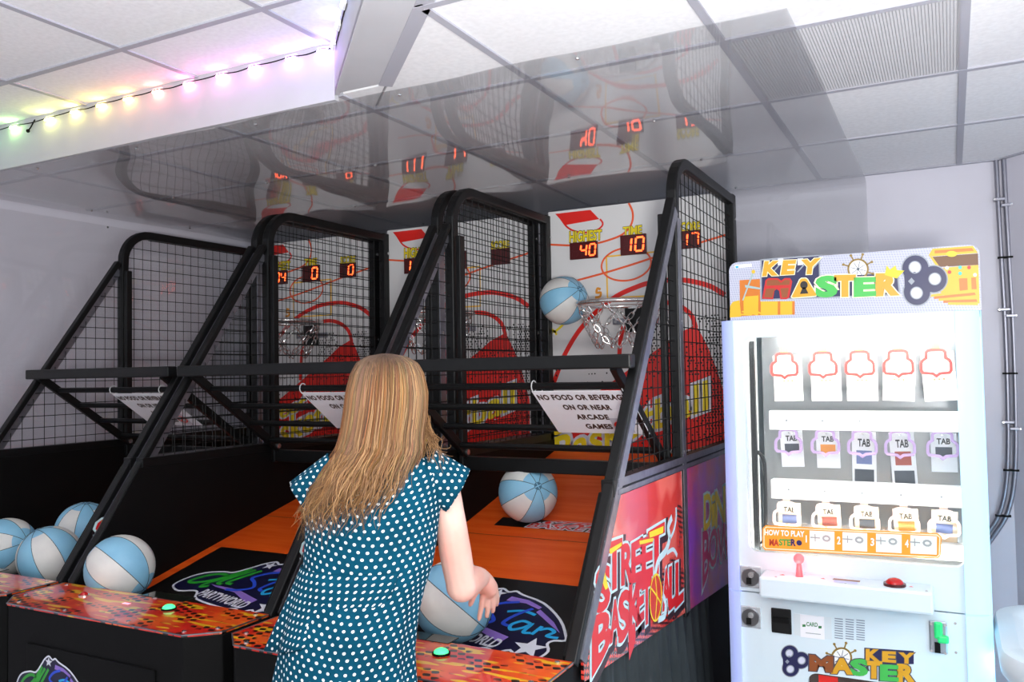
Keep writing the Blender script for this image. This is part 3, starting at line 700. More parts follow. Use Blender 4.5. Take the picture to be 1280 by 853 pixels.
# mounting bracket and rim with chain net
bk = MB().box(xc-.05, xc+.045, YB-.03, YB, 1.735, 1.862).build('rim_mount', m_black, T, bevel=.003)
MB().box(xc-.12, xc+.115, YB-.012, YB-.001, 1.775, 1.805).build('mount_plate', m_alu, bk)
for k in (-.105, .10): MB().disc((xc+k, YB-.012, 1.79), (0, -1, 0), .008, .004, 8).build('bolt', m_screw, bk)
RC = Vector((xc+.0, 3.705, 1.862)); RR = .20
ri = MB(); ri.tube([RC+Vector((RR*math.cos(i*math.pi/24), RR*math.sin(i*math.pi/24), 0)) for i in range(48)], .0105, 10, True)
ri.box(xc-.03, xc+.03, RC.y+RR-.01, YB-.02, 1.850, 1.862)
rim = ri.build('rim', m_chrome, T, smooth=True)
ch = MB()
def link(c, d, up, L_=.020, w=.010, r=.0026):
    d = d.normalized(); up = (up-d*up.dot(d)).normalized()
    ch.tube([c+d*(L_*math.cos(a))+up*(w*math.sin(a)) for a in [i*math.pi/5 for i in range(10)]], r, 5, True)
def chain(a, c, n):
    for i in range(n):
        t = (i+.5)/n; p = a.lerp(c, t)+Vector((0, 0, -.006*math.sin(t*math.pi)))
        d = c-a; e = d.cross(Vector((0, 0, 1))); e = e if e.length > 1e-4 else Vector((1, 0, 0))
        link(p, d, e if i % 2 else d.cross(e), d.length/n*.62)
NN = 7
lev = [(RR, 0), (RR*.80, -.105), (RR*.56, -.205)]
def np_(l, k): r, z = lev[l]; a = 2*math.pi*(k+.5*(l % 2))/NN+.2; return RC+Vector((r*math.cos(a), r*math.sin(a), z))
for k in range(NN):
    for l in range(2):
        o_ = 0 if l % 2 else -1
        a = np_(l+1, k)
        for kk in ((k, k+1) if (l % 2 == 0) else (k-1, k)): chain(np_(l, kk), a, 4)
ch.build('chain_net', m_chrome, T, smooth=True)
# --------------- seven segment displays, one set per machine
SEG = {'0': 'abcdef', '1': 'bc', '2': 'abged', '3': 'abgcd', '4': 'fgbc', '5': 'afgcd', '6': 'afgedc', '7': 'abc', '8': 'abcdefg', '9': 'abcdfg', ' ': ''}
def digits(par, x0, x1, z0, z1, txt, y, n=3):
    cw = (x1-x0)/n
    for i, chx in enumerate(txt.rjust(n)):
        on, off = MB(), MB()
        L0 = x0+cw*i+cw*.20; R0 = x0+cw*(i+1)-cw*.16; B0 = z0+(z1-z0)*.14; T0 = z1-(z1-z0)*.14; mz = (B0+T0)/2; t = (z1-z0)*.10; sl = .10
        seg = {'a': (L0, T0, R0, T0), 'b': (R0, T0, R0, mz), 'c': (R0, mz, R0, B0), 'd': (L0, B0, R0, B0), 'e': (L0, mz, L0, B0), 'f': (L0, T0, L0, mz), 'g': (L0, mz, R0, mz)}
        for k, (a, c, d, e) in seg.items():
            sh = lambda x, z: x+(z-mz)*sl
            P = Vector((sh(a, c), y, c)); Q = Vector((sh(d, e), y, e)); g_ = (Q-P).normalized()*t*.35
            (on if k in SEG[chx] else off).sweep([P+g_, Q-g_], t, (0, -1, 0), 0, .001)
        if on.v: on.build('digit', m_digit, par, clean=False)
        if off.v: off.build('unlit_digit', m_digoff, par, clean=False)
def displays(root, ox, vals):
    for (u0, v0, u1, v1), txt in zip(((713, 305, 748, 322), (776, 294.5, 809, 318), (847, 290, 877, 310)), vals):
        a = BP(u0, v0, 0); c_ = BP(u1, v1, 0); zm = (a.z+c_.z)/2; hh = .043 if u0 != 776 else .050
        n = 3 if u0 == 713 else 2
        bx = MB().box(a.x+ox, c_.x+ox, YB-.012, YB-.001, zm-hh, zm+hh).build('score_display', m_led_box, root, bevel=.002)
        digits(bx, a.x+ox+.004, c_.x+ox-.004, zm-hh+.004, zm+hh-.004, txt, YB-.0125, n)
m2 = copy_tree(bmac); m2.location.x = XC[1]; m2['label'] = 'middle street basketball machine standing between its two identical neighbours'
m1 = copy_tree(bmac); m1.location.x = XC[0]; m1['label'] = 'street basketball machine next to the plain white side wall'
displays(bmac, 0, ('40', '10', '17')); displays(m2, XC[1]-XC[2], ('111', '11', '  ')); displays(m1, XC[0]-XC[2], ('104', '0', '0'))
# --------------- paper signs tied on the gates
signs = [((144, 490), (.30), 'NO FOOD OR BEVERAGE sign hanging on the gate of the machine by the side wall'),
         ((381, 489), (.30), 'NO FOOD OR BEVERAGE sign partly hidden behind the long haired woman'),
         ((668, 487), (.30), 'fully visible NO FOOD OR BEVERAGE sign on the machine beside the prize cabinet')]
dg_ = Vector((0, 1, -.71)).normalized()
for (u, v), w_, lab in signs:
    p = gatep(u, v); W = .345; H = .268; lift = GN*-.0
    gn = Vector((0, -.71, -1)).normalized()*-1
    o0 = Vector((p.x, 2.588, 1.497))-GN*.018
    sg = thing('paper_sign', o0, lab, 'sign', 'no food or beverage signs on the gates')
    TL = o0; TR = o0+SX*W; BL = o0+dg_*H; BR = BL+SX*W
    MB().prism([BL, BR, TR, TL], GN, .002).build('paper', m_paper, sg)
    def sq(a0, a1, b0, b1): return [TL+SX*(W*a0)+dg_*(H*b1)-GN*.0008, TL+SX*(W*a1)+dg_*(H*b1)-GN*.0008, TL+SX*(W*a1)+dg_*(H*b0)-GN*.0008, TL+SX*(W*a0)+dg_*(H*b0)-GN*.0008]
    b = MB()
    for t_, a0, a1, b0, b1 in (('NO FOOD OR BEVERAGE', .03, .955, .08, .19), ('ON OR NEAR', .24, .74, .31, .42), ('ARCADE', .32, .66, .54, .65), ('GAMES', .36, .64, .77, .88)):
        b = MB(); text_quad(b, t_, sq(a0, a1, b0, b1), .05, sp=1.1); b.build('text_line', m_ink, sg, clean=False)
    b = MB(); qq = sq(.66, .86, .62, .97); b.add(qq, [(0, 1, 2, 3)]); pr = b.build('printed_emblem', mat('emblem_grey', (.78, .77, .80), .6), sg, clean=False)
    b = MB(); c_ = sum(qq, Vector())/4; b.sweep([c_+(SX*math.cos(i*math.pi/8)+dg_*math.sin(i*math.pi/8))*.026 for i in range(16)], .007, -GN, .0004, .0008, True); b.sweep([c_+(SX*.7-dg_*.7)*.024, c_-(SX*.7-dg_*.7)*.024], .006, -GN, .0004, .0008); b.build('ban_symbol', m_red, pr, clean=False)
    for a in (.02, .96):
        c_ = TL+SX*(W*a); bar = Vector((c_.x, 2.582, 1.50))
        MB().tube([bar+Vector((0, math.cos(i*math.pi/6)*.019, math.sin(i*math.pi/6)*.019)) for i in range(12)], .0022, 5, True).build('cable_tie', m_zip, sg)
# ================================================================== BASKETBALLS
BR_ = .12
def ball_mat(name, c1, c2):
    return mottled(name, c1, c2, 14, .5, .02)
m_bblue = ball_mat('ball_blue', (.53, .75, .86), (.50, .72, .84)); m_bwhite = ball_mat('ball_white', (.86, .86, .84), (.82, .82, .81))
m_seam = mat('ball_seam', (.25, .28, .30), .6); m_bprint = mat('ball_print', (.25, .42, .52), .6)
m_bprint2 = mat('ball_logo_grey', (.25, .42, .52), .6)
def sph(la, lo, r): return Vector((math.cos(la)*math.cos(lo), math.cos(la)*math.sin(lo), math.sin(la)))*r
def proto_ball():
    root = MB().ball((0, 0, 0), BR_, 40, 24).build('basketball', m_bblue, None, smooth=True)
    LA = math.radians(60)
    for k in range(4):
        l0 = k*math.pi/2+.0; l1 = l0+math.pi/4; n, m = 18, 10; V = []; Fs = []
        for i in range(n+1):
            la = -LA+2*LA*i/n
            for j in range(m+1): V.append(sph(la, l0+(l1-l0)*j/m, BR_*1.004))
        for i in range(n):
            for j in range(m): Fs.append((i*(m+1)+j, i*(m+1)+j+1, (i+1)*(m+1)+j+1, (i+1)*(m+1)+j))
        MB().add(V, Fs).build('panel', m_bwhite, root, smooth=True)
        b = MB()
        for lo in (l0, l1): b.tube([sph(-math.pi/2*.95+math.pi*.95*i/24, lo, BR_*1.003) for i in range(25)], .0012, 4)
        b.build('seam', m_seam, root)
    for s in (1, -1):
        b = MB(); R_ = .016
        b.add([(R_*math.cos(i*math.pi/10), R_*math.sin(i*math.pi/10), s*BR_*.9965+s*.0012) for i in range(20)], [tuple(range(20))]); b.build('pole_print', m_bprint2, root, clean=False)
        b = MB(); b.sweep([(-.014, 0, s*(BR_*.9965+.0016)), (.014, 0, s*(BR_*.9965+.0016))], .004, (0, 0, 1), 0, .0003); b.sweep([(.0, -.014, s*(BR_*.9965+.0016)), (.0, .014, s*(BR_*.9965+.0016))], .003, (0, 0, 1), 0, .0003); b.build('pole_mark', m_bblue, root, clean=False)
    return root
bproto = proto_ball()
TW = -CF
def ramp_center(u, v):
    d = ray(u, v); p0 = Vector((0, 2, .678)); t = (BR_*1.006-(CO-p0).dot(RN))/d.dot(RN); return CO+d*t
balls = [
    (ramp_center(660, 616), CR*.31+CU*.37+TW*.875, .35, 'blue and white basketball rolling on the orange ramp above the lettered strip'),
    (None, CR*.59+CU*.43+TW*.68, .5, 'blue and white basketball in mid air beside the chrome rim'),
    (ramp_center(150, 711), CR*.78-CU*.58+TW*.1, 1.0, 'blue and white basketball resting alone in the tray of the middle machine'),
    (ramp_center(62, 696), CR*-.35+CU*.9+TW*.15, 2.75, 'front basketball of the three gathered in the tray next to the side wall'),
    (ramp_center(8, 684), CR*.9+CU*.25+TW*.3, .9, 'basketball nearest the side wall among the three in the tray'),
    (ramp_center(106, 663), CR*.1+CU*.98+TW*.1, .2, 'basketball behind the slanted strut, rearmost of the three in the tray'),
    (None, CR*.75-CU*.55+TW*.25, 1.15, 'blue and white basketball held in the hands of the woman'),
]
d = ray(705, 376); balls[1] = (CO+d*((3.79-CO.y)/d.y), *balls[1][1:])
d = ray(150, 711); balls[2] = (CO+d*((-2.712-CO.x)/d.x), *balls[2][1:])
HB = ramp_center(567, 752); HB = HB+(CO-HB).normalized()*.06; balls[6] = (HB, *balls[6][1:])
for i, (c, pole, spin, lab) in enumerate(balls):
    o = bproto if i == 0 else copy_tree(bproto)
    o.location = c; o.rotation_mode = 'QUATERNION'
    pole = pole.normalized(); o.rotation_quaternion = pole.to_track_quat('Z', 'Y') @ Matrix.Rotation(spin, 3, 'Z').to_quaternion()
    tag(o, lab, 'ball', 'blue and white basketballs')
# ================================================================== KEY PRIZE CABINET
YK = 2.93; KX0, KX1 = -.712, .088; KD = .80; ZS = .787; ZT = 1.714
km = thing('prize_cabinet', ((KX0+KX1)/2, YK+KD/2, 0), 'white lit key prize vending cabinet with lettered top board beside the basketball machines', 'arcade machine')
def K(u, v, o=0.): return onY(u, v, YK-o)
def rrect(x0, x1, z0, z1, r, n=6):
    P = []
    for cx, cz_, a0 in ((x1-r, z0+r, -90), (x1-r, z1-r, 0), (x0+r, z1-r, 90), (x0+r, z0+r, 180)):
        for i in range(n+1):
            a = math.radians(a0+90*i/n); P.append((cx+r*math.cos(a), cz_+r*math.sin(a)))
    return P
def ringpanel(outer, inner, y, t):
    k = len(outer); V = [(a, y, c) for a, c in outer]+[(a, y, c) for a, c in inner]+[(a, y+t, c) for a, c in outer]+[(a, y+t, c) for a, c in inner]; F_ = []
    for i in range(k):
        j = (i+1) % k
        F_ += [(i, j, k+j, k+i), (2*k+i, 3*k+i, 3*k+j, 2*k+j), (i, 2*k+i, 2*k+j, j), (k+i, k+j, 3*k+j, 3*k+i)]
    return MB().add(V, F_)
cw = .048
WX0, WX1, WZ0, WZ1 = -.632, .018, .925, 1.653
ringpanel(rrect(KX0+cw, KX1-cw-.025, ZS+.002, ZT, .002), rrect(WX0, WX1, WZ0, WZ1, .03), YK, .03).build('upper_door', m_kmw, km)
# shell
MB().box(KX0+.004, KX0+.02, YK+.02, YK+KD, .06, ZT).build('side_panel', m_kmw, km)
MB().box(KX1-.02, KX1-.004, YK+.02, YK+KD, .06, ZT).build('side_panel', m_kmw, km)
MB().box(KX0+.004, KX1-.004, YK+KD-.02, YK+KD, .06, ZT).build('back_panel', m_kmw, km)
MB().box(KX0+.004, KX1-.004, YK+.02, YK+KD, ZT-.02, ZT).build('roof_panel', m_kmw, km)
MB().box(KX0+.02, KX1-.02, YK+.03, YK+KD-.02, ZS+.06, ZS+.09).build('prize_floor', mat('prize_rail_white', (.95, .95, .94), .4), km)
MB().box(KX0+.02, KX1-.02, YK+.05, YK+KD, 0, .06).build('plinth', m_black, km)
# glowing corner columns
def column(x0, x1, z0, z1, m, sgn):
    n = 8; r = (x1-x0)
    P = []
    for i in range(n+1):
        a = math.pi/2*i/n; P.append(((x0+r*math.sin(a)) if sgn > 0 else (x1-r*math.sin(a)), YK-.012+.05*(1-math.cos(a))))
    P += [((x1 if sgn > 0 else x0), YK+.10), ((x0 if sgn > 0 else x1), YK+.10)]
    return MB().prism([(a, b, z0) for a, b in P], (0, 0, 1), z1-z0).build('light_column', m, km, smooth=True)
m_colL = emis('column_violet', (.50, .60, 1), .55, (.55, .60, .85)); m_colR = emis('column_cyan', (.55, .85, 1), .60, (.6, .8, .9))
column(KX0, KX0+cw, ZS+.002, ZT, m_colL, -1); column(KX0, KX0+cw, .06, ZS-.002, m_colL, -1)
column(KX1-cw-.025, KX1, ZS+.002, ZT, m_colR, 1); column(KX1-cw-.025, KX1, .06, ZS-.002, m_colR, 1)
# lower door
lowd = ringpanel(rrect(KX0+cw, KX1-cw-.025, .07, ZS-.002, .002), rrect(K(1010, 846).x, K(1150, 846).x, .28, K(1040, 845).z, .03), YK, .03).build('lower_door', m_kmw, km)
x0, x1 = K(1010, 846).x, K(1150, 846).x
MB().box(x0-.02, x1+.02, YK+.022, YK+.034, .26, K(1040, 845).z+.02).build('prize_flap', mat('flap_brown', (.28, .22, .20), .25), km)
quadm([(x0+.03, YK+.021, .45), (x0+.09, YK+.021, .45), (x0+.09, YK+.021, K(1040, 849).z), (x0+.03, YK+.021, K(1040, 849).z)], m_red, 'flap_sticker', km)
# glass and lights
MB().box(WX0-.01, WX1+.01, YK+.031, YK+.035, WZ0-.01, WZ1+.01).build('glass_pane', m_glass, km)
m_tube = emis('tube_white', (1, .98, .93), 105)
for x in (WX0-.022, WX1+.012): MB().box(x, x+.012, YK+.045, YK+.06, WZ0, WZ1).build('light_tube', m_tube, km)
MB().box(WX0, WX1, YK+.045, YK+.06, WZ1+.014, WZ1+.026).build('light_tube', m_tube, km)
YI = YK+.20
MB().box(WX0, WX1, YK+.045, YK+.06, WZ0-.03, WZ0-.018).build('light_tube', m_tube, km)
# lock bar and inner handle
MB().box(WX0+.006, WX0+.022, YK+.065, YK+.085, WZ0-.02, WZ1-.01).build('lock_bar', m_black, km)
P = [onY(u, v, YK+.09) for u, v in [(938, 565), (948, 566), (954, 574), (956, 590), (957, 640), (956, 670), (952, 680), (940, 683)]]
MB().tube(smoothpts(P, 4), .007, 8).build('inner_handle', m_black, km, smooth=True)
MB().box(WX0-.06, WX0+.004, YK+.04, YI, WZ0-.02, WZ1+.04).build('inner_jamb', mat('prize_rail_white', (.95, .95, .94), .4), km)
# mirror-like grey back board, three prize rails
MB().box(WX0-.02, WX1+.02, YK+.42, YK+.43, .85, 1.68).build('prize_back', mat('mirror_back', (.62, .62, .63), .25, .35), km)
def KI(u, v): return onY(u, v, YI-.004)
m_koutr = [mat('key_red', (.80, .16, .12), .5), mat('key_mauve', (.66, .55, .72), .5), mat('key_pale', (.86, .74, .70), .5)]
rows_ = [((981, 474, 441), (1029, 473, 440), (1075, 472, 437), (1123, 470, 435), (1170, 470, 435)),
         ((986, 570, 537), (1032, 570, 537), (1078, 570, 537), (1125, 571, 537), (1178, 571, 537)),
         ((984, 662, 630), (1033, 663, 631), (1081, 664, 632), (1130, 666, 633), (1180, 668, 634))]
za = [1.56, 1.318, 1.072]
shape = [(.36, .98), (.64, .98), (.76, .95), (.82, .88), (.83, .66), (.95, .57), (1, .46), (1, .18), (.94, .09), (.62, .06), (.5, -.04), (.38, .06), (.06, .09), (0, .18), (0, .46), (.05, .57), (.17, .66), (.18, .88), (.24, .95)]
xa, xb = WX0+.05, WX1+.0
for r_, row in enumerate(rows_):
    cz_ = [KI(u, (a+c)/2).z for u, a, c in row]; zc = sum(cz_)/5
    # white rail below/above each row
    rb = {0: (514, 538), 1: (603, 627), 2: (672, 690)}[r_]
    z1 = KI(1080, rb[0]).z; z0 = KI(1080, rb[1]).z
    MB().box(xa, xb, YI-.04, YI+.012, z0, z1).build('prize_rail', mat('prize_rail_white', (.95, .95, .94), .4), km)
    for k in range(5):
        xx = xa+(xb-xa)*(k+.5)/5
        MB().disc((xx, YI-.04, (z0+z1)/2), (0, -1, 0), .004, .003, 8).build('rail_screw', m_screw, km)
    for k, (u, vb, vt) in enumerate(row):
        c_ = KI(u, (vb+vt)/2); w = .088; h = .086
        key = MB().sweep([(c_.x+(p[0]-.5)*w, YI-.01, zc+(p[1]-.5)*h) for p in shape], .009, (0, -1, 0), 0, .006, True).build('key_plate', m_koutr[r_], km)
        MB().box(c_.x-.012, c_.x+.012, YI-.012, YI-.006, zc+h*.46, zc+h*.74).build('key_stem', mat('key_amber', (.95, .70, .35), .5) if r_ == 0 else m_koutr[r_], key)
        MB().tube([(c_.x, YI-.004, zc+.03), (c_.x, YI+.07, zc+.02), (c_.x, YI+.085, zc+.03)], .0025, 6).build('hook', m_chrome, key)
# prize cards hang on hooks: things of their own
pc_text = {0: '', 1: 'TAB', 2: 'TAB'}
cardlab = ['orange outlined key slot', 'mauve key slot', 'pale key slot']
ordn = ['first', 'second', 'third', 'fourth', 'fifth']
rown = ['top', 'middle', 'bottom']
m_card = [mat('card_cream', (.93, .92, .86), .6), mat('card_white', (.92, .92, .93), .6), mat('card_peach', (.95, .86, .74), .6)]
m_cimg = [mat('card_photo_a', (.40, .45, .62), .5), mat('card_photo_b', (.62, .30, .25), .5), mat('card_photo_c', (.25, .27, .30), .5), mat('card_photo_d', (.85, .55, .25), .5)]
for r_, row in enumerate(rows_):
    zc = sum(KI(u, (a+c)/2).z for u, a, c in row)/5
    for k, (u, vb, vt) in enumerate(row):
        x = KI(u, vb).x+.004; tilt = random.uniform(-.06, .06); w = (.10, .078, .078)[r_]; h = (.165, .13, .12)[r_]
        if r_ == 1 and k in (2, 3): h = .18
        zt = zc+.035; y = YI+.03
        cdg = thing('prize_card', (x, y, zt), '%s prize card of the %s row behind the window, counted from the lock bar' % (ordn[k], rown[r_]), 'prize card', 'prize cards hanging in the key cabinet')
        R3 = Matrix.Rotation(tilt, 3, 'Y')
        def cp(a, b, o=0): return Vector((x, y, zt))+R3 @ Vector((a*w, -o, -b*h))
        MB().prism([cp(-.5, 1), cp(.5, 1), cp(.5, 0), cp(-.5, 0)], (0, 1, 0), .002).build('card', m_card[r_], cdg)
        if r_:
            b = MB(); text_quad(b, 'TAB', [cp(-.25, .28, .001), cp(.25, .28, .001), cp(.25, .14, .001), cp(-.25, .14, .001)], .03); b.build('card_lettering', m_blackpr, cdg, clean=False)
            MB().add([cp(-.32, .62, .001), cp(.32, .62, .001), cp(.32, .36, .001), cp(-.32, .36, .001)], [(0, 1, 2, 3)]).build('card_picture', m_cimg[(k+r_*2) % 4], cdg, clean=False)
            if h > .15: MB().add([cp(-.4, .97, .001), cp(.4, .97, .001), cp(.4, .72, .001), cp(-.4, .72, .001)], [(0, 1, 2, 3)]).build('card_picture', m_cimg[2], cdg, clean=False)
        else:
            b = MB()
            for a in (-.14, 0, .14): b.add([cp(a-.03, .58, .001), cp(a+.03, .58, .001), cp(a+.03, .54, .001), cp(a-.03, .54, .001)], [(0, 1, 2, 3)])
            b.build('card_marks', mat('ink_tan', (.65, .5, .3), .6), cdg, clean=False)
# HOW TO PLAY strip on the glass
def KG(u, v, o=.0): return onY(u, v, YK-.002-o)
hp = MB().prism([KG(u, v) for u, v in [(956, 688), (953, 684), (953, 661), (957, 657), (1172, 667), (1177, 671), (1176, 695), (1172, 699)]], (0, 1, 0), .003).build('how_to_play_strip', mat('strip_orange', (.95, .62, .16), .4), km)
MB().sweep([KG(u, v) for u, v in [(957.5, 686), (955, 683.5), (955, 662), (958, 659.2), (1171, 669), (1174.8, 672), (1174, 694), (1171, 696.8)]], .003, (0, -1, 0), .0004, .0008, True).build('strip_line', mat('print_cream', (.98, .92, .8), .4), hp, clean=False)
def kq(u0, u1, v00, v01, v10, v11, o): return [KG(u0, v10, o), KG(u1, v11, o), KG(u1, v01, o), KG(u0, v00, o)]
b = MB(); text_quad(b, 'HOW TO PLAY', kq(956, 1005, 662.5, 664.5, 669, 671.5, .0006), .03); b.build('strip_lettering', m_white, hp, clean=False)
for t_, u0, u1, m_ in (('MA', 962, 973, mat('print_brick', (.62, .22, .12), .4)), ('STE', 974, 988, mat('print_leaf', (.25, .60, .25), .4)), ('R', 989, 994, mat('print_navy2', (.12, .13, .35), .4))):
    b = MB(); text_quad(b, t_, kq(u0, u1, 674.5, 675, 682, 682.6, .0006), .05); b.build('strip_lettering', m_, hp, clean=False)
b = MB(); b.disc(KG(999, 679), (0, -1, 0), .009, .0008, 14); b.build('strip_key', mat('print_navy2'), hp)
b = MB(); bs = MB()
for i, (u0, u1) in enumerate(((1012, 1043), (1053, 1084), (1095, 1127), (1138, 1171))):
    s = .0465; v0 = 663.5+s*(u0-1012); bs.add(kq(u0, u1, v0, v0+s*31, v0+23, v0+23+s*31, .0006), [(0, 1, 2, 3)])
    text_quad(b, str(i+1), kq(u0-(6.5 if i else 5), u0-(2.5 if i else 3.4), v0+6, v0+6, v0+15, v0+15, .0008), .03 if i else .0)
    t_ = MB(); c_ = KG(u0+21, v0+10, .0008)
    t_.sweep([c_+Vector((-.05, 0, 0)), c_+Vector((-.02, 0, 0))], .004, (0, -1, 0), 0, .0003); t_.sweep([c_+Vector((-.035, 0, .012)), c_+Vector((-.035, 0, -.012))], .003, (0, -1, 0), 0, .0003); t_.sweep([c_+Vector((.010*math.cos(a), 0, .008*math.sin(a))) for a in [q*math.pi/5 for q in range(10)]], .006, (0, -1, 0), 0, .0003, True)
    t_.build('strip_pictogram', mat('pictogram_grey', (.62, .66, .66), .5), hp, clean=False)
b.build('strip_number', m_white, hp, clean=False); bs.build('strip_window', mat('strip_pale', (.90, .95, .93), .5), hp, clean=False)
# KEY MASTER lettering group; q maps the photographed logo box
def keylogo(par, P, off, mirror=False):
    # P(u,v,o) gives a world point; u,v in a 1280x452 drawing of the top board
    def quad(x0, x1, yt0, yt1, yb0, yb1, o): return [P(x0, yb0, o), P(x1, yb1, o), P(x1, yt1, o), P(x0, yt0, o)]
    def pl(pts, m, nm, o, par_=par): return MB().add([P(a, c, o) for a, c in pts], [tuple(range(len(pts)))]).build(nm, m, par_, clean=False)
    m_ky = mat('letter_amber', (0.82, 0.60, 0.10), .35); m_kg = mat('letter_green', (0.24, 0.69, 0.29), .35); m_knv = mat('letter_navy', (0.09, 0.10, 0.29), .35)
    m_kb = mat('letter_brown', (0.53, 0.28, 0.11), .35); m_kr = mat('letter_rim_red', (0.73, 0.10, 0.09), .35); m_kc = mat('letter_cream', (.94, .90, .78), .35)
    back = pl([(190, 92), (280, 84), (470, 70), (472, 165), (840, 150), (850, 262), (190, 285)], mat('letter_back_grey', (.55, .58, .62), .4), 'logo_backing', .0006)
    pl([(197, 98), (464, 77), (466, 172), (832, 158), (842, 255), (197, 279)], m_knv, 'logo_navy', .0009, back)
    for x in (240, 300, 360, 420): pl([(x, 170-x*.05), (x+8, 170-x*.05), (x+60, 112-x*.05), (x+52, 112-x*.05)], mat('letter_back_grey'), 'logo_stripe', .0011, back)
    for x in (272, 365): pl([(x, 88), (x+26, 86), (x+26, 118), (x, 120)], mat('board_print', (.80, .81, .87), .4), 'logo_notch', .0012, back)
    def lett(ch, x0, x1, yt0, yt1, yb0, yb1, m, sh=0.):
        b, b2 = MB(), MB(); q = quad(x0, x1, yt0, yt1, yb0, yb1, .0016); off_ = P(0, 0, .0006)-P(0, 0, 0)
        text_quad(b, ch, q, .10, sh); text_quad(b2, ch, [p+off_ for p in q], .065, sh)
        o = b.build('letter_rim', m_kc, par, clean=False); b2.build('letter', m, o, clean=False)
    lett('K', 205, 262, 106, 104, 166, 163, m_ky, .15); lett('E', 294, 350, 102, 100, 160, 157, m_ky, .12); lett('Y', 394, 460, 98, 92, 158, 154, m_ky, .1)
    # M as a wooden chest letter, A as padlock
    mo = pl([(198, 278), (214, 190), (228, 180), (272, 180), (288, 192), (304, 180), (330, 180), (340, 196), (326, 272), (312, 280), (284, 280), (278, 240), (266, 232), (256, 240), (250, 280)], m_kr, 'letter', .0018)
    pl([(208, 270), (217, 230), (262, 228), (252, 244), (246, 272)], m_kb, 'letter_wood', .0022, mo); pl([(218, 216), (222, 190), (270, 188), (287, 203), (306, 188), (330, 190), (326, 212)], m_kb, 'letter_wood', .0022, mo); pl([(284, 228), (324, 226), (316, 270), (292, 272)], m_kb, 'letter_wood', .0022, mo)
    ao = pl([(332, 270), (372, 186), (382, 178), (404, 177), (414, 184), (458, 258), (452, 268), (342, 276)], m_kc, 'letter_rim', .0018)
    al = pl([(337, 268), (376, 188), (384, 182), (402, 181), (410, 186), (454, 258), (449, 264), (344, 272)], m_ky, 'letter', .0022, ao)
    pl([(395+18*math.cos(a), 213-19*math.sin(a)) for a in [i*math.pi/8 for i in range(16)]], m_blackpr, 'keyhole', .0026, ao); pl([(388, 225), (402, 224), (416, 252), (376, 255)], m_blackpr, 'keyhole', .0026, ao)
    lett('S', 462, 540, 178, 174, 264, 262, m_kg, 0); lett('T', 546, 630, 174, 172, 262, 260, m_ky); lett('E', 642, 722, 184, 182, 262, 258, m_kg); lett('R', 742, 826, 166, 164, 258, 254, m_ky)
    return pl, m_knv, m_ky, m_kc
def trefoil(par, P, cx, cy, k, m_knv, o=.0014):
    o0_ = o
    for ii, ((a, c), r) in enumerate((((-25, -55), 62), ((60, -5), 62), ((-18, 55), 62))):
        o = o0_+.00015*ii
        pts = [(cx+(a+r*math.cos(t))*k, cy+(c+r*math.sin(t))*k) for t in [i*math.pi/12 for i in range(24)]]
        MB().add([P(x+(x-(cx+a*k))*.10, y+(y-(cy+c*k))*.10, o-.0004) for x, y in pts], [tuple(range(24))]).build('key_rim', mat('letter_back_grey'), par, clean=False)
        kk = MB().add([P(x, y, o) for x, y in pts], [tuple(range(24))]).build('key_lobe', m_knv, par, clean=False)
        h = MB().add([P(cx+(a*1.1+28*math.cos(t))*k, cy+(c*1.1+28*math.sin(t))*k, o+.0004) for t in [i*math.pi/10 for i in range(20)]], [tuple(range(20))]).build('key_hole', mat('board_print', (.80, .81, .87), .4), kk, clean=False)
        MB().sweep([P(cx+(a*1.1+28*math.cos(t))*k, cy+(c*1.1+28*math.sin(t))*k, 0) for t in [i*math.pi/10 for i in range(20)]], .003, (0, -1, 0), o+.0006, o+.0008, True).build('key_hole_ring', mat('letter_back_grey'), kk, clean=False)
    MB().add([P(cx+x*k, cy+y*k, o+.0002) for x, y in ((-30, -40), (50, -10), (50, 15), (-20, 50), (-75, 40), (-78, -20))], [tuple(range(6))]).build('key_core', m_knv, par, clean=False)
    MB().add([P(cx+x*k, cy+y*k, o+.0004) for x, y in ((-60, 5), (-44, -12), (-28, 5), (-44, 22))], [(0, 1, 2, 3)]).build('key_diamond', mat('letter_back_grey'), par, clean=False)
def wheel(par, P, cx, cy, r, m, o=.0007):
    b = MB(); b.sweep([P(cx+r*math.cos(t), cy+r*math.sin(t), 0) for t in [i*math.pi/12 for i in range(24)]], .006, (0, -1, 0), o, o+.0004, True)
    for i in range(8):
        a = i*math.pi/4+.3; b.sweep([P(cx+r*math.cos(a), cy+r*math.sin(a), 0), P(cx+r*1.55*math.cos(a), cy+r*1.55*math.sin(a), 0)], .0045, (0, -1, 0), o, o+.0004)
        c_ = P(cx+r*1.58*math.cos(a), cy+r*1.58*math.sin(a), o+.0002); b.add([c_+Vector((.0045*math.cos(t), 0, .0045*math.sin(t))) for t in [j*math.pi/4 for j in range(8)]], [tuple(range(8))])
    w_ = b.build('ship_wheel', m, par, clean=False)
    MB().add([P(cx+r*.94*math.cos(t), cy+r*.94*math.sin(t), o) for t in [i*math.pi/12 for i in range(24)]], [tuple(range(24))]).build('compass_face', mat('board_print2', (.93, .93, .93), .4), w_, clean=False)
    b = MB()
    for i in range(4): a = i*math.pi/4+.2; b.sweep([P(cx-r*.8*math.cos(a), cy-r*.8*math.sin(a), 0), P(cx+r*.8*math.cos(a), cy+r*.8*math.sin(a), 0)], .002, (0, -1, 0), o+.0004, o+.0006)
    b.build('compass_rose', mat('pictogram_dark', (.35, .40, .45), .5), w_, clean=False)
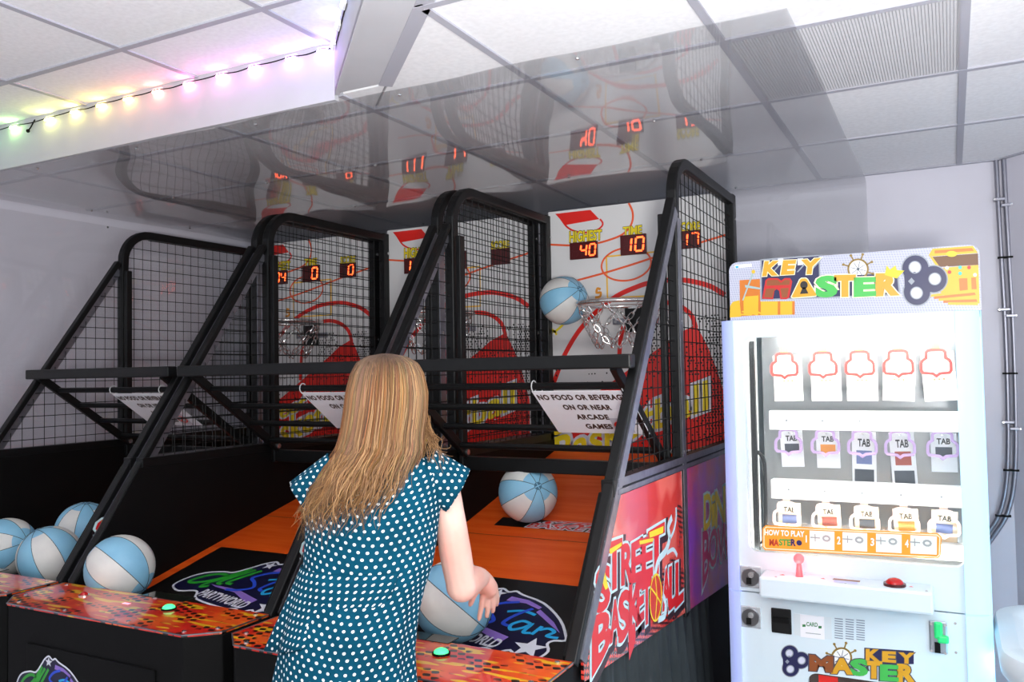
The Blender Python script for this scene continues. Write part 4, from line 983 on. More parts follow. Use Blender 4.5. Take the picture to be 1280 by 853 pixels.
# ---- top board
def topmat():
    m = mat('top_board', (.80, .81, .87), .35); nt, N, L, b = nodes(m)
    tc = N.new('ShaderNodeTexCoord'); sp = N.new('ShaderNodeSeparateXYZ'); L.new(tc.outputs['Object'], sp.inputs[0]); u, v = sp.outputs[0], sp.outputs[2]
    s1 = math_(nt, 'SINE', math_(nt, 'MULTIPLY', math_(nt, 'ADD', u, math_(nt, 'MULTIPLY', v, 1.2)), 420.)); s2 = math_(nt, 'SINE', math_(nt, 'MULTIPLY', math_(nt, 'SUBTRACT', u, math_(nt, 'MULTIPLY', v, .8)), 380.))
    L.new(mix_(nt, ramp_(nt, math_(nt, 'MULTIPLY', s1, s2), .0, .5), lin((.72, .73, .79)), lin((.60, .62, .72))), b.inputs['Base Color']); return m
YT = YK+.012
def TP(x, y, o=0.): return onY(900+x*.265625, 300+y*.2654867, YT-o)
tl, tr, bl3, br3 = TP(45, 105), TP(1222, 22), TP(45, 366), TP(1228, 312)
zt_ = (tl.z+tr.z)/2; zb_ = ZT; xl_, xr2 = (tl.x+bl3.x)/2, (tr.x+br3.x)/2
P = [(xl_, zb_), (xr2, zb_)]+[(xr2-.03+.03*math.sin(a), zt_-.03+.03*math.cos(a)) for a in [math.pi/2-i*math.pi/12 for i in range(7)]]+[(xl_+.03-.03*math.sin(a), zt_-.03+.03*math.cos(a)) for a in [i*math.pi/12 for i in range(7)]]
tb = MB().prism([(a, YT, c) for a, c in P], (0, 1, 0), .02).build('top_board', topmat(), km)
pl, m_knv, m_ky, m_kc = keylogo(tb, TP, 0)
trefoil(tb, TP, 945, 190, 1.0, m_knv); wheel(tb, TP, 650, 138, 46, mat('wheel_brown', (0.53, 0.43, 0.17), .4))
m_gold = mat('gold_print', (0.83, 0.67, 0.13), .35); m_gor = mat('gold_orange', (0.77, 0.43, 0.10), .35); m_gbr = mat('gold_brown', (0.41, 0.26, 0.12), .4)
pl([(775, 165), (785, 120), (800, 140), (826, 120), (832, 142), (868, 145), (832, 182)], mat('crown_yellow', (0.84, 0.76, 0.10), .35), 'crown', .003, tb)
# chest at the right end
pl([(982, 72), (1000, 42), (1190, 28), (1212, 58), (1212, 62), (1000, 78)], m_gold, 'chest_lid', .0006, tb); pl([(1010, 50), (1185, 38), (1195, 52), (1010, 64)], m_gor, 'chest_band', .0009, tb)
pl([(1000, 80), (1214, 64), (1216, 118), (1028, 128)], m_gbr, 'chest_inside', .0006, tb); pl([(982, 72), (1000, 80), (1036, 130), (1022, 130)], m_gold, 'chest_side', .0008, tb)
pl([(1040, 132), (1216, 118), (1222, 300), (1110, 308), (1030, 240)], m_gold, 'chest_front', .0006, tb); pl([(1124, 182), (1164, 180), (1166, 236), (1128, 240)], m_gor, 'chest_panel', .0009, tb); pl([(1182, 178), (1204, 176), (1208, 232), (1184, 234)], m_gor, 'chest_panel', .0009, tb)
for k in range(5): pl([(985+k*22, 258+k*9), (1195+k*4, 232+k*16), (1200+k*4, 244+k*16), (985+k*22, 270+k*9)], (m_gold, m_gor)[k % 2], 'gold_bar', .001+.0002*k, tb)
pl([(1066+26*math.cos(t)+24, 66+14*math.sin(t)) for t in [i*math.pi/8 for i in range(16)]], mat('crown_yellow'), 'chest_lock', .0012, tb)
for x, y, m in ((1068, 132, m_kc), (1130, 158, mat('gem_teal', (.25, .75, .70), .2)), (1172, 130, m_red), (1080, 152, m_red), (1130, 130, mat('gem_teal')), (1200, 165, m_kc)):
    pl([(x+9*math.cos(t), y+9*math.sin(t)) for t in [i*math.pi/5 for i in range(10)]], m, 'gem', .0014, tb)
# chest and sword at the left end
pl([(92, 190), (188, 184), (190, 355), (95, 360)], m_gor, 'chest_front', .0004, tb); pl([(48, 310), (60, 292), (92, 284), (100, 362), (46, 366)], m_gold, 'chest_side', .0005, tb); pl([(188, 290), (350, 288), (352, 352), (190, 356)], m_gold, 'chest_front', .0005, tb); pl([(110, 268), (180, 262), (182, 350), (112, 356)], m_gold, 'chest_panel', .0006, tb)
for x in (180, 272, 340): pl([(x, 290), (x+12, 290), (x+12, 352), (x, 352)], m_gor, 'chest_band', .0009, tb)
pl([(104, 285), (110, 285), (160, 155), (152, 152)], mat('blade_grey', (.60, .70, .70), .3), 'sword', .0012, tb); pl([(118, 212), (190, 226), (190, 234), (118, 224)], mat('blade_grey'), 'sword_guard', .0014, tb); pl([(157+9*math.cos(t), 150+9*math.sin(t)) for t in [i*math.pi/5 for i in range(10)]], m_gold, 'sword_pommel', .0016, tb)
for k in range(3): pl([(60+k*40, 352-k*12), (66+k*40, 346-k*12), (150+k*30, 350), (148+k*30, 357)], m_gold, 'gold_bar', .0012+.0002*k, tb)
pl([(68, 120), (148, 112), (150, 126), (70, 134)], m_white, 'maker_plate', .0006, tb); pl([(72, 124), (88, 122), (86, 132), (74, 133)], m_cyan, 'maker_mark', .0009, tb)
# ---- lower logo on the door
def LP(x, y, o=0.):
    # drawing 1280x614 over pixels 905..1245 x 690..853
    return onY(905+x*.265625, 690+y*.26547, YK-o)
def LPm(X, Y_, o=0.):
    # map a top-board drawing coordinate to the lower door logo
    x = 400+(X-198)*.785; y = 485+(Y_-180)*.82+(X-198)*.055
    return LP(x, y, o)
b_ = thing
lk = MB().add([LP(x, y, .0004) for x, y in ((660, 452), (893, 468), (893, 530), (660, 530))], [(0, 1, 2, 3)]).build('door_logo', mat('letter_navy'), km, clean=False)
wheel(lk, LP, 553, 500, 46, mat('wheel_brown'))
def lettL(ch, x0, x1, yt0, yt1, yb0, yb1, m):
    b, b2 = MB(), MB(); q = [LP(x0, yb0, .0016), LP(x1, yb1, .0016), LP(x1, yt1, .0016), LP(x0, yt0, .0016)]
    text_quad(b, ch, q, .10); text_quad(b2, ch, [p+Vector((0, -.0006, 0)) for p in q], .06); o = b.build('letter_rim', mat('print_grey_dark', (.25, .25, .32), .4), lk, clean=False); b2.build('letter', m, o, clean=False)
lettL('K', 672, 722, 462, 464, 508, 512, m_ky); lettL('E', 752, 802, 472, 474, 516, 520, m_ky); lettL('Y', 832, 886, 478, 480, 522, 526, m_ky)
lettL('M', 410, 505, 490, 498, 556, 564, mat('letter_brown')); lettL('A', 514, 596, 505, 508, 570, 574, m_ky); lettL('S', 604, 668, 510, 512, 578, 582, mat('letter_green')); lettL('T', 672, 738, 520, 522, 590, 594, m_ky); lettL('E', 744, 812, 536, 540, 602, 606, mat('letter_green')); lettL('R', 822, 888, 534, 538, 608, 612, m_ky)
trefoil(lk, LP, 325, 515, .62, m_knv)
# ---- control shelf, joystick, button
sh0 = KG(957, 742); sh1 = KG(1168, 758); SXa, SXb = sh0.x, sh1.x; SZ1 = .868; SZ0 = .800
cs = MB().box(SXa, SXb, YK-.11, YK, SZ0, SZ1).build('control_shelf', m_kmw, km, bevel=.008)
jx = onZ(1003, 716, SZ1).x; jy = YK-.06
js = MB().tube([(jx, jy, SZ1), (jx, jy, SZ1+.05)], [.012, .006], 10).build('joystick', emis('joystick_glow', (1, .06, .08), 2.2, (.9, .2, .2)), km)
MB().ball((jx, jy, SZ1+.058), .017, 14, 8).build('joystick_knob', emis('joystick_pink', (1, .25, .3), .8, (.8, .3, .3)), js, smooth=True)
l = bpy.data.lights.new('joystick_glow', 'POINT'); l.energy = .45; l.color = (1, .15, .15); l.shadow_soft_size = .01; lo_ = bpy.data.objects.new('joystick_light', l); COL.objects.link(lo_); lo_.location = (jx, jy-.03, SZ1+.03)
bx = onZ(1120, 726, SZ1).x; pb = MB().disc((bx, jy, SZ1), (0, 0, 1), .032, .008, 24).build('push_button', mat('button_ring', (.25, .05, .06), .3), km)
MB().ball((bx, jy, SZ1+.007), (.026, .026, .017), 20, 6, True).build('button_cap', mat('button_red', (.7, .05, .06), .2), pb, smooth=True)
for u in (976, 1030, 1141):
    x = onZ(u, 722, SZ1).x; MB().add([(x-.008, jy-.004, SZ1+.001), (x+.008, jy-.004, SZ1+.001), (x, jy+.01, SZ1+.001)], [(0, 1, 2)]).build('arrow_print', m_red, cs, clean=False)
x = onZ(1062, 718, SZ1).x; quadm([(x-.04, jy, SZ1+.0008), (x+.04, jy, SZ1+.0008), (x+.04, jy+.02, SZ1+.0008), (x-.04, jy+.02, SZ1+.0008)], mat('letter_brown'), 'shelf_sticker', cs); quadm([(x-.035, jy-.03, SZ1+.0008), (x+.035, jy-.03, SZ1+.0008), (x+.035, jy-.006, SZ1+.0008), (x-.035, jy-.006, SZ1+.0008)], mat('sticker_lilac', (.75, .78, .95), .4), 'shelf_sticker', cs)
for u in (968, 1060, 1160):
    x = onZ(u, 724, SZ1).x; MB().disc((x, YK-.095, SZ1), (0, 0, 1), .004, .002, 8).build('screw', m_screw, cs)
# ---- locks, bill slot, label, vents, coin unit
for v in (721.5, 771.5):
    c_ = K(938.5, v); pt = MB().box(c_.x-.036, c_.x+.034, YK-.004, YK, c_.z-.036, c_.z+.036).build('lock_plate', mat('plate_silver', (.80, .82, .84), .25, .6), km, bevel=.003)
    MB().disc((c_.x, YK-.004, c_.z), (0, -1, 0), .029, .008, 24).build('lock_cylinder', mat('lock_steel', (.45, .45, .46), .3, .8), pt)
    MB().box(c_.x-.012, c_.x+.004, YK-.016, YK-.012, c_.z-.022, c_.z).build('keyway', m_black, pt)
    MB().disc((c_.x+.004, YK-.012, c_.z+.010), (0, -1, 0), .010, .006, 12).build('lock_core', m_screw, pt)
a, c_ = K(964, 759.5), K(990, 793.5); ba = MB().box(a.x, c_.x, YK-.006, YK, c_.z, a.z).build('bill_acceptor', m_black, km, bevel=.004)
MB().box(a.x+.006, c_.x-.006, YK-.014, YK-.006, (a.z+c_.z)/2-.004, (a.z+c_.z)/2+.012).build('bill_slot', m_blackp, ba); MB().disc((a.x+.008, YK-.006, (a.z+c_.z)/2+.008), (0, -1, 0), .003, .002, 8).build('status_lamp', emis('lamp_amber', (1, .7, .1), 2), ba)
a, c_ = K(992, 767), K(1040, 800); lb = MB().box(a.x, c_.x, YK-.001, YK, c_.z, a.z).build('notice_label', mat('label_grey', (.82, .86, .88), .5), km)
a, c_ = K(1000, 768), K(1031, 800); MB().box(a.x, c_.x, YK-.002, YK-.001, c_.z, a.z).build('notice_paper', m_paper, lb)
b = MB(); text_quad(b, 'CARD', [K(1008, 783, .0026), K(1022, 784, .0026), K(1022, 779, .0026), K(1008, 778, .0026)], .02); b.add([K(1003, 784, .0026), K(1007, 784, .0026), K(1007, 781, .0026), K(1003, 781, .0026)], [(0, 1, 2, 3)]); b.add([K(1023, 786, .0026), K(1027, 786, .0026), K(1027, 783, .0026), K(1023, 783, .0026)], [(0, 1, 2, 3)]); b.build('notice_lettering', mat('ink_green', (.15, .48, .25), .5), lb, clean=False)
b = MB(); b.add([K(1007, 792, .0026), K(1026, 794, .0026), K(1026, 793, .0026), K(1007, 791, .0026)], [(0, 1, 2, 3)]); b.build('notice_line', mat('pictogram_grey'), lb, clean=False)
for i in range(3):
    for j in range(9):
        p = K(1044+i*13.6+4.5, 774+j*3.0+i*1.0); MB().box(p.x-.0125, p.x+.0125, YK-.0012, YK-.0002, p.z-.0016, p.z+.0016).build('vent_slot', mat('slot_grey', (.52, .56, .62), .6), km)
a, c_ = K(1161, 775), K(1185, 818); cu_ = MB().box(a.x, c_.x, YK-.008, YK, c_.z, a.z).build('coin_unit', mat('coin_metal', (.62, .65, .68), .35, .6), km, bevel=.004)
mg = emis('coin_green', (.05, .8, .3), .25, (.1, .75, .4))
p = K(1173, 786); MB().box(p.x-.012, p.x+.012, YK-.022, YK-.008, p.z-.028, p.z+.024).build('coin_entry', mg, cu_, bevel=.006); p = K(1180, 798); MB().box(p.x-.018, p.x+.014, YK-.024, YK-.008, p.z-.012, p.z+.012).build('coin_lever', mg, cu_, bevel=.006)
p = K(1172, 808); MB().box(p.x-.008, p.x+.008, YK-.012, YK-.008, p.z-.018, p.z+.014).build('coin_return', m_blackp, cu_)
for u, v in ((1164, 779), (1182, 781), (1164, 813), (1182, 816), (1194, 779.5), (1213, 781.5), (1195, 816), (1214, 818)):
    p = K(u, v); MB().disc((p.x, YK-(.008 if u < 1186 else .0), p.z), (0, -1, 0), .004, .003, 8).build('screw', m_screw, km)
# ================================================================== NEIGHBOURING WHITE CABINET
p = onY(1249, 776, 2.75)
nc = thing('game_cabinet', (p.x+.36, 2.95, 0), 'rounded white game cabinet glowing cyan next to the key prize cabinet', 'arcade machine')
cx_, cy_ = p.x+.38, 2.95
def rr3(hx, hy, r, z, n=8):
    return [(cx_+a, cy_+c, z) for a, c in rrect(-hx, hx, -hy, hy, r, n)]
MB().loft([rr3(.32, .30, .14, .0), rr3(.33, .31, .15, .58), rr3(.345, .325, .16, .66)]).build('body', mat('cabinet_cyan', (.72, .88, .94), .3), nc, smooth=True)
b = MB(); b.loft([rr3(.36, .34, .17, .655), rr3(.38, .36, .18, .68), rr3(.385, .365, .18, .72), rr3(.375, .355, .17, .745), rr3(.33, .31, .14, .75), rr3(.31, .29, .13, .735), rr3(.30, .28, .12, .71)]); b.build('rim', mat('cabinet_white'), nc, smooth=True)
b = MB(); b.loft([rr3(.352, .332, .165, .635), rr3(.352, .332, .165, .652)]); b.build('glow_band', emis('band_cyan', (.25, .7, 1), 40.0), nc)
MB().ball((cx_-.22, cy_-.1, .715), (.05, .05, .035), 16, 6, True).build('dome_button', emis('dome_pink', (1, .6, .75), .6), nc, smooth=True)
# ================================================================== THE WOMAN
UPV = Vector((0, 0, 1))
hd = dep(484, 500, 1.93)
FD = Vector((hd.x, hd.y, 0)).normalized(); RD = FD.cross(UPV).normalized()
hipc = dep(432, 862, 1.88)
wm = thing('person', (hipc.x, hipc.y, 0), 'woman with long blonde hair and teal polka dot dress picking up a ball', 'person')
m_skin = mat('skin', (.93, .74, .68), .5, spec=.4)
_b = nodes(m_skin)[3]; _b.inputs['Subsurface Weight'].default_value = .12; _b.inputs['Subsurface Radius'].default_value = (.01, .004, .002)
def skincol():
    nt, N, L, b = nodes(m_skin); n = noise_(nt, 9, detail=3); L.new(mix_(nt, ramp_(nt, n, .35, .7), lin((.94, .77, .71)), lin((.92, .68, .62))), b.inputs['Base Color'])
skincol()
body = MB()
def limb(pts, rs, k=14):
    # rounded, tapered tube with spherical ends
    P = smoothpts([Vector(p) for p in pts], 5); n = len(P); m = len(rs); R = []
    for i in range(n):
        t = i/(n-1)*(m-1); a = min(int(t), m-2); f = t-a; R.append(rs[a]*(1-f)+rs[a+1]*f)
    body.tube(P, R, k); body.ball(P[0], R[0]*.99, 12, 8); body.ball(P[-1], R[-1]*.99, 12, 8)
# head: skull, jaw, nose, ears
ax = (RD, FD, UPV)
body.ball(hd+UPV*.015-FD*.01, (.070, .086, .082), 24, 16, axes=ax); body.ball(hd-UPV*.045+FD*.025, (.056, .062, .066), 20, 12, axes=ax)
body.ball(hd-UPV*.018+FD*.092, (.011, .016, .022), 12, 8, axes=ax)
body.ball(hd-UPV*.055+FD*.086, (.020, .010, .008), 12, 8, axes=ax)
for s in (-1, 1): body.ball(hd+RD*(.074*s)-UPV*.012, (.008, .018, .028), 10, 8, axes=ax)
nk = dep(478, 572, 1.955)
limb([hd-UPV*.05-FD*.015, nk-UPV*.03], [.05, .056])
# torso rings
TR_ = [(566, 448, 515, 1.955, .050), (576, 412, 545, 1.955, .075), (590, 398, 558, 1.95, .092), (612, 390, 556, 1.94, .104), (640, 384, 550, 1.93, .108), (675, 382, 546, 1.915, .104), (705, 380, 541, 1.90, .098), (735, 374, 531, 1.89, .104), (770, 362, 523, 1.88, .114), (810, 352, 519, 1.88, .122), (853, 343, 521, 1.88, .126)]
def ring(v, uL, uR, d, th, k, sc=1., wob=None):
    L_ = dep(uL, v, d); R_ = dep(uR, v, d); c = (L_+R_)/2; a = (R_-L_)/2; fwd = Vector((-a.y, a.x, 0)).normalized(); out = []
    for j in range(k):
        ph = 2*math.pi*j/k; q = 1+(wob(ph) if wob else 0)
        out.append(c+a*(sc*q*math.sin(ph))-fwd*(th*sc*q*math.cos(ph)))
    return out
body.loft([ring(*t, 24, .93) for t in TR_])
# pelvis and legs
for s in (-1, 1):
    h = hipc+RD*(.066*s); limb([h+UPV*.02, Vector((h.x, h.y, .48))+FD*.03, Vector((h.x, h.y, .25))-FD*.005, Vector((h.x, h.y, .09))], [.085, .058, .056, .036])
    limb([Vector((h.x, h.y, .05))-FD*.03, Vector((h.x, h.y, .035))+FD*.12], [.032, .026])
body.ball(hipc, (.12, .09, .10), 20, 12, axes=ax)
# right arm to the ball
shR = dep(548, 596, 1.96); elR = dep(577, 733, 2.00); wrR = dep(601, 722, 2.205); knR = dep(611, 736, 2.25)
limb([shR, dep(561, 640, 1.97), dep(569, 690, 1.985), elR], [.046, .036, .0385, .036])
limb([elR, (elR+wrR)/2+UPV*.004, wrR], [.0385, .036, .024])
limb([wrR, (wrR+knR)/2, knR], [.024, .027, .026])
def finger(pts, r): limb(pts, [r, r*.95, r*.8], 10)
hand = [((604, 738), (602, 756), (599, 774), 2.245), ((610, 741), (610, 757), (608.5, 771), 2.262), ((616, 741), (617, 753), (616, 765), 2.275), ((619, 736), (621, 746), (621, 756), 2.288)]
for a, b_, c, d_ in hand: finger([dep(*a, d_-.015), dep(*b_, d_), dep(*c, d_+.012)], .0088)
finger([dep(603, 730, 2.22), dep(594, 742, 2.215), dep(588, 756, 2.225)], .0095)
# left arm, bent forward in front of the body to the other side of the ball
shL = dep(408, 598, 1.97)
lh = HB-CR*.115-CU*.035
elL = shL+FD*.13-UPV*.26-RD*.0; wrL = lh-FD*.10+UPV*.035-RD*.02
limb([shL, shL.lerp(elL, .5)-RD*.01, elL], [.046, .038, .034]); limb([elL, elL.lerp(wrL, .5), wrL], [.036, .033, .023])
limb([wrL, wrL.lerp(lh, .6)], [.023, .026])
for k in range(4):
    o_ = UPV*(.03-.02*k); finger([wrL.lerp(lh, .55)+o_, lh-CR*.006+o_+FD*.01, lh+o_+FD*.055+CR*.018], .0085)
finger([wrL.lerp(lh, .3)+UPV*.03, lh+UPV*.07-FD*.02, lh+UPV*.085+FD*.015+CR*.012], .009)
ob = body.build('body', m_skin, wm, smooth=True, clean=False)
rm = ob.modifiers.new('r', 'REMESH'); rm.mode = 'VOXEL'; rm.voxel_size = .0045
smd = ob.modifiers.new('s', 'SMOOTH'); smd.iterations = 4; smd.factor = .5
dg = bpy.context.evaluated_depsgraph_get(); nm = bpy.data.meshes.new_from_object(ob.evaluated_get(dg)); ob.modifiers.clear(); ob.data = nm
if not nm.materials: nm.materials.append(m_skin)
nm.polygons.foreach_set('use_smooth', [True]*len(nm.polygons))
for s in (-1, 1):
    e = MB(); e.ball(hd+RD*(.03*s)+UPV*.004+FD*.077, .011, 12, 8, axes=ax); eo = e.build('eye', mat('eye_white', (.92, .92, .92), .2), wm, smooth=True)
    e = MB(); e.ball(hd+RD*(.03*s)+UPV*.004+FD*.0855, (.005, .003, .005), 10, 6, axes=ax); e.build('iris', mat('iris_brown', (.25, .15, .08), .2), eo, smooth=True)
    e = MB(); h = hipc+RD*(.075*s); z0 = Vector((h.x, h.y, 0))
    e.loft([[z0+RD*(a*(.036+.012*math.sin(min(1, f)*math.pi)))*1.0+FD*(-.07+.22*f)+UPV*(.002+zz) for a, zz in ((-1, 0), (1, 0), (1, .035+.03*(1-f)), (.5, .06+.03*(1-f)), (-.5, .06+.03*(1-f)), (-1, .035+.03*(1-f)))] for f in (0, .15, .4, .7, .92, 1)]); e.build('shoe', m_black, wm)
lp = MB(); lp.ball(hd-UPV*.055+FD*.092, (.021, .007, .007), 14, 6, axes=ax); lp.build('lips', mat('lips', (.80, .45, .43), .4), wm, smooth=True)
# ---- dress with printed dots
def dress_mat():
    m = mat('polka_teal', (.10, .36, .46), .9, spec=.1); nt, N, L, b = nodes(m)
    uv = N.new('ShaderNodeUVMap'); uv.uv_map = 'UVMap'; sp = N.new('ShaderNodeSeparateXYZ'); L.new(uv.outputs[0], sp.inputs[0])
    k = 1/.0172; u = math_(nt, 'MULTIPLY', sp.outputs[0], k); v = math_(nt, 'MULTIPLY', sp.outputs[1], k*1.15)
    row = math_(nt, 'FLOOR', v); u2 = math_(nt, 'ADD', u, math_(nt, 'MULTIPLY', row, .5))
    fx = math_(nt, 'SUBTRACT', math_(nt, 'FRACT', u2), .5); fy = math_(nt, 'MULTIPLY', math_(nt, 'SUBTRACT', math_(nt, 'FRACT', v), .5), 1/1.15)
    r2 = math_(nt, 'ADD', math_(nt, 'MULTIPLY', fx, fx), math_(nt, 'MULTIPLY', fy, fy)); dot = math_(nt, 'LESS_THAN', r2, .19**2)
    n = noise_(nt, 12, detail=3); base = mix_(nt, ramp_(nt, n, .3, .7), lin((.025, .285, .375)), lin((.02, .24, .32)))
    L.new(mix_(nt, dot, base, lin((.90, .93, .94))), b.inputs['Base Color']); n2 = noise_(nt, 30, detail=2, stretch=(1, 1, .3)); bump_(m, n2, .25, .01)
    return m
m_dress = dress_mat()
def cloth(rings_, name, par, closed_seam=True):
    mb = MB(); k = len(rings_[0]); uvs = []; vv = [0.]*k
    for i, r in enumerate(rings_):
        if i: vv = [vv[j]-(Vector(rings_[i][j])-Vector(rings_[i-1][j])).length for j in range(k)]
        ln = sum((Vector(r[j])-Vector(r[j-1])).length for j in range(1, k))
        uvs += [((j/(k-1)-.5)*ln, vv[j]) for j in range(k)]
    mb.loft(rings_, cap=False, closed=False); mb.uv = uvs
    o = mb.build(name, m_dress, par, smooth=True, clean=False)
    so = o.modifiers.new('thick', 'SOLIDIFY'); so.thickness = .0025; so.offset = 1
    return o
def cring(v, uL, uR, d, th, k, wob=None):
    r = ring(v, uL, uR, d, th, k, 1., wob); h = k//2
    r = r[h:]+r[:h]; return r+[r[0]]            # seam in front, middle towards the viewer
KS = 96
def fold(amp, ph0):
    return lambda ph: amp*(math.sin(ph*9+ph0)+.6*math.sin(ph*14+ph0*2))
# densify torso rings
def dens(TT, n=3):
    out = []
    for a, b_ in zip(TT, TT[1:]):
        for i in range(n): out.append(tuple(a[q]*(1-i/n)+b_[q]*i/n for q in range(5)))
    return out+[TT[-1]]
rg = []
full = dens(TR_[0:])+dens([TR_[-1], (900, 338, 524, 1.88, .13), (960, 334, 530, 1.88, .135), (1040, 330, 536, 1.88, .14)], 3)[1:]
for t in full:
    f = max(0, (t[0]-705)/330); wst = math.exp(-((t[0]-712)/16)**2)
    rg.append(cring(*t, KS, fold(.004+.035*f, .6)))
cloth(rg, 'dress', wm)
# ruffle tier that flares over the hip at the left side
tier = []
for i in range(8):
    f = i/7; v = 706+f*(88 if True else 0)
    r = []
    for j in range(61):
        ph = math.radians(-200+ (200+35)*j/60); L_ = dep(378-36*f, v, 1.90); R_ = dep(541-14*f, v, 1.895); c = (L_+R_)/2; a = (R_-L_)/2; fw = Vector((-a.y, a.x, 0)).normalized()
        drop = f*.06*(-math.sin(ph)-.55); w_ = 1+.01+f*(.05*math.sin(ph*8)+.03*math.sin(ph*13+1))*(.3+max(0, -math.sin(ph)))
        r.append(c+a*(w_*math.sin(ph))-fw*((.101+.028*f)*w_*math.cos(ph))-UPV*drop)
    tier.append(r)
cloth(tier, 'peplum', wm)
# cap sleeves
def sleeve(c0, c1, r0, r1, nm):
    c0, c1 = Vector(c0), Vector(c1); a = (c1-c0).normalized(); x = a.cross(-FD).normalized(); y = -FD; rr_ = []
    for i in range(7):
        f = i/6; c = c0.lerp(c1, f); r = r0*(1-f)+r1*f; q = []
        for j in range(41):
            t = math.radians(180+360*j/40-90); w_ = 1+.05*f*math.sin(j*.94)+.03*f*math.sin(j*1.9)
            q.append(c+(x*math.sin(t)+y*math.cos(t)*.95)*r*w_)
        rr_.append(q)
    return cloth(rr_, nm, wm)
sleeve(dep(527, 588, 1.95), dep(571, 614, 1.955), .056, .054, 'sleeve')
sleeve(dep(427, 592, 1.95), dep(378, 626, 1.955), .055, .047, 'sleeve')
# ---- hair
HP = [(443, 482, 5, .015), (446, 483, 23, .055), (454, 484, 36, .082), (467, 484, 43, .095), (491, 483.5, 48.5, .104), (516, 481.5, 49.5, .106), (541, 478, 50, .106), (565, 475, 53, .112), (590, 460, 57, .128), (615, 450, 62, .140), (640, 438, 58, .144), (672, 432, 52, .142)]
def hp(v):
    for a, b_ in zip(HP, HP[1:]):
        if v <= b_[0]: f = (v-a[0])/(b_[0]-a[0]); return tuple(a[i]*(1-f)+b_[i]*f for i in range(1, 4))
    return HP[-1][1:]
def hpt(v, ph, rho, dc=1.935):
    c, hw, r = hp(v); R = r*(.72 if math.cos(ph) < 0 else 1.)
    return dep(c+hw*rho*math.sin(ph), v, dc-R*rho*math.cos(ph))
m_hair = mat('hair_blonde', (.6, .42, .27), .52, spec=.25); nt, N, L, b = nodes(m_hair)
at = N.new('ShaderNodeVertexColor'); at.layer_name = 'hc'; L.new(at.outputs[0], b.inputs['Base Color'])
b.inputs['Anisotropic'].default_value = .4
def hairmesh(mb, cols, name):
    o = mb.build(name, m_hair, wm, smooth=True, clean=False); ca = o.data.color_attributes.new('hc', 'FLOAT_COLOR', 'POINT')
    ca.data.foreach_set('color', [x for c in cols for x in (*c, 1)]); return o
mb = MB(); cols = []; rings_ = []
for v in [443, 446, 450, 454, 458, 465, 473, 483, 495, 510, 530, 550, 568, 582]:
    hi = 180 if v <= 466 else 118
    rings_.append([hpt(v, math.radians(-hi+2*hi*j/40), .93) for j in range(41)])
mb.loft(rings_, cap=False, closed=False); cols = [lin((.36, .25, .16))]*len(mb.v); hairmesh(mb, cols, 'hair_base')
random.seed(11); mb = MB(); cols = []
pal = [(.36, .25, .16), (.42, .30, .19), (.46, .33, .21), (.52, .38, .24), (.60, .46, .31), (.44, .31, .20)]
NST = 2600
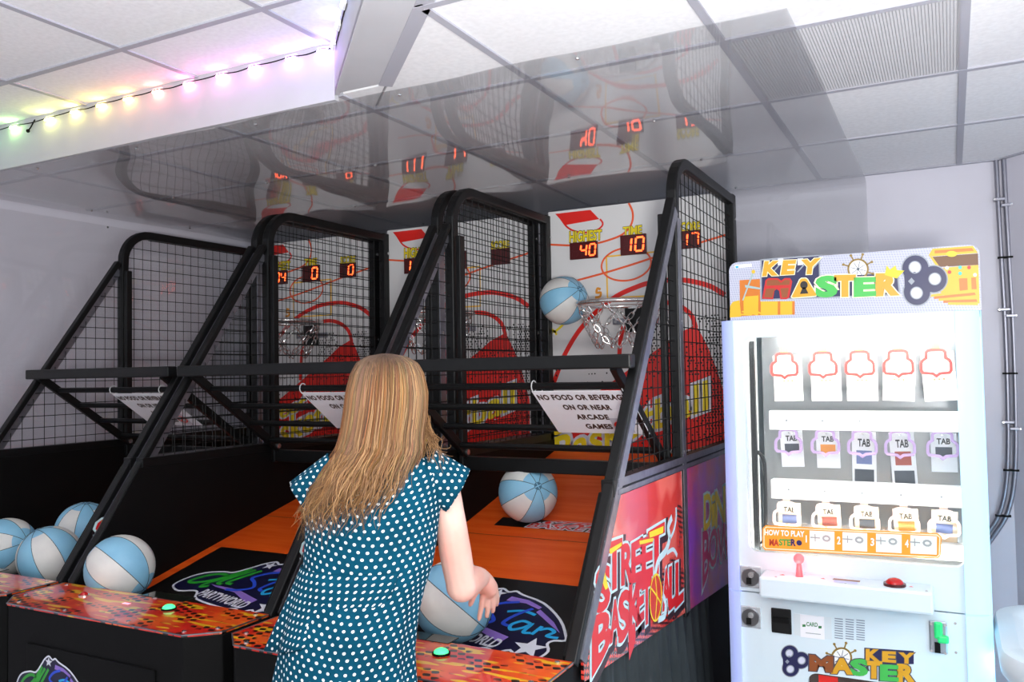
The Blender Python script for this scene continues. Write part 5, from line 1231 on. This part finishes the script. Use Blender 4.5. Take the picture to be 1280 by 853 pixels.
for s in range(NST):
    ph = math.radians(random.uniform(-112, 112)); short = False
    if random.random() < .10: ph = math.radians(random.uniform(95, 265)); short = True
    rho = random.uniform(.93, 1.03) if random.random() < .9 else random.uniform(1.02, 1.07)
    vend = random.triangular(560, 684, 606)+(-34 if math.sin(ph) > .35 else (4 if math.sin(ph) < -.2 else -8))
    if short: vend = random.uniform(470, 490)
    fl = 0
    if random.random() < .05 and not short: fl = random.uniform(.05, .22)
    wa = random.uniform(0, 6.28); wf = random.uniform(.045, .075); wamp = random.uniform(1, 6); ph2 = ph*random.uniform(.85, 1.1)+random.uniform(-.12, .12); clump = round(ph*5)/5
    v0 = random.uniform(442.8, 447); pts = []; n = 15; c = random.choice(pal); cc = [tuple(x*random.uniform(.92, 1.08) for x in c)]
    for i in range(n):
        f = i/(n-1); v = v0+(vend-v0)*f**1.25
        g_ = max(0, (v-540)/120); pp = ph*(1-f)+(ph2*.7+clump*.3)*f
        p = hpt(v, pp, rho+fl*g_)
        p = p+CR*(wamp*g_*math.sin(v*wf*1.5+wa)*.0034)+(TW*(.003*g_*math.cos(v*wf*1.3+wa)))
        pts.append(p)
    rad = random.uniform(.0009, .0018); k0 = len(mb.v)
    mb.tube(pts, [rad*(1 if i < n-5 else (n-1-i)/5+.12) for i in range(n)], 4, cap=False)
    for i in range(n):
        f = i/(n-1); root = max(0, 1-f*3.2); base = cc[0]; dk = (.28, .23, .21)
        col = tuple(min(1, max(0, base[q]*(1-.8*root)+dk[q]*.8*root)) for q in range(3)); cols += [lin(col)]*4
for s in range(110):
    ph = math.radians(random.uniform(-75, 45)); n = 26; vend = random.uniform(625, 672); wa = random.uniform(0, 6.28); am = random.uniform(.004, .012); wf = random.uniform(.09, .16); rho = random.uniform(1.0, 1.06); pts = []; vs_ = random.uniform(455, 560)
    for i in range(n):
        v = vs_+(vend-vs_)*i/(n-1); g_ = max(0, (v-545)/110); p = hpt(v, ph+.12*math.sin(wa)*g_, rho)
        pts.append(p+CR*(am*g_*math.sin(v*wf+wa))+TW*(.006*g_*math.cos(v*wf+wa)+.002))
    mb.tube(pts, [.0013*(1 if 4 <= i < n-6 else ((i+.3)/4 if i < 4 else (n-i)/7)) for i in range(n)], 4, cap=False); cols += [lin(random.choice(pal[1:5]))]*(4*n)
# loose curls at the right of the neck and long wisps at the left
for s in range(70):
    right = s < 38
    if right: P0 = (random.uniform(525, 538), random.uniform(515, 545)); E = (random.uniform(538, 562), random.uniform(545, 592)); dd = 1.90
    else: P0 = (random.uniform(415, 435), random.uniform(560, 600)); E = (random.uniform(368, 405), random.uniform(615, 668)); dd = 1.83
    cx2 = random.uniform(2, 9); pts = []; n = 16; ph = random.uniform(0, 6)
    for i in range(n):
        f = i/(n-1); u = P0[0]+(E[0]-P0[0])*f+cx2*f*math.sin(f*8+ph); v = P0[1]+(E[1]-P0[1])*f+cx2*f*.8*math.cos(f*8+ph); pts.append(dep(u, v, dd+(.05 if right else .0)*(1-f)))
    mb.tube(pts, [.0010*(1.2-f_/n) for f_ in range(n)], 4, cap=False); cols += [lin(random.choice(pal[1:5]))]*(4*n)
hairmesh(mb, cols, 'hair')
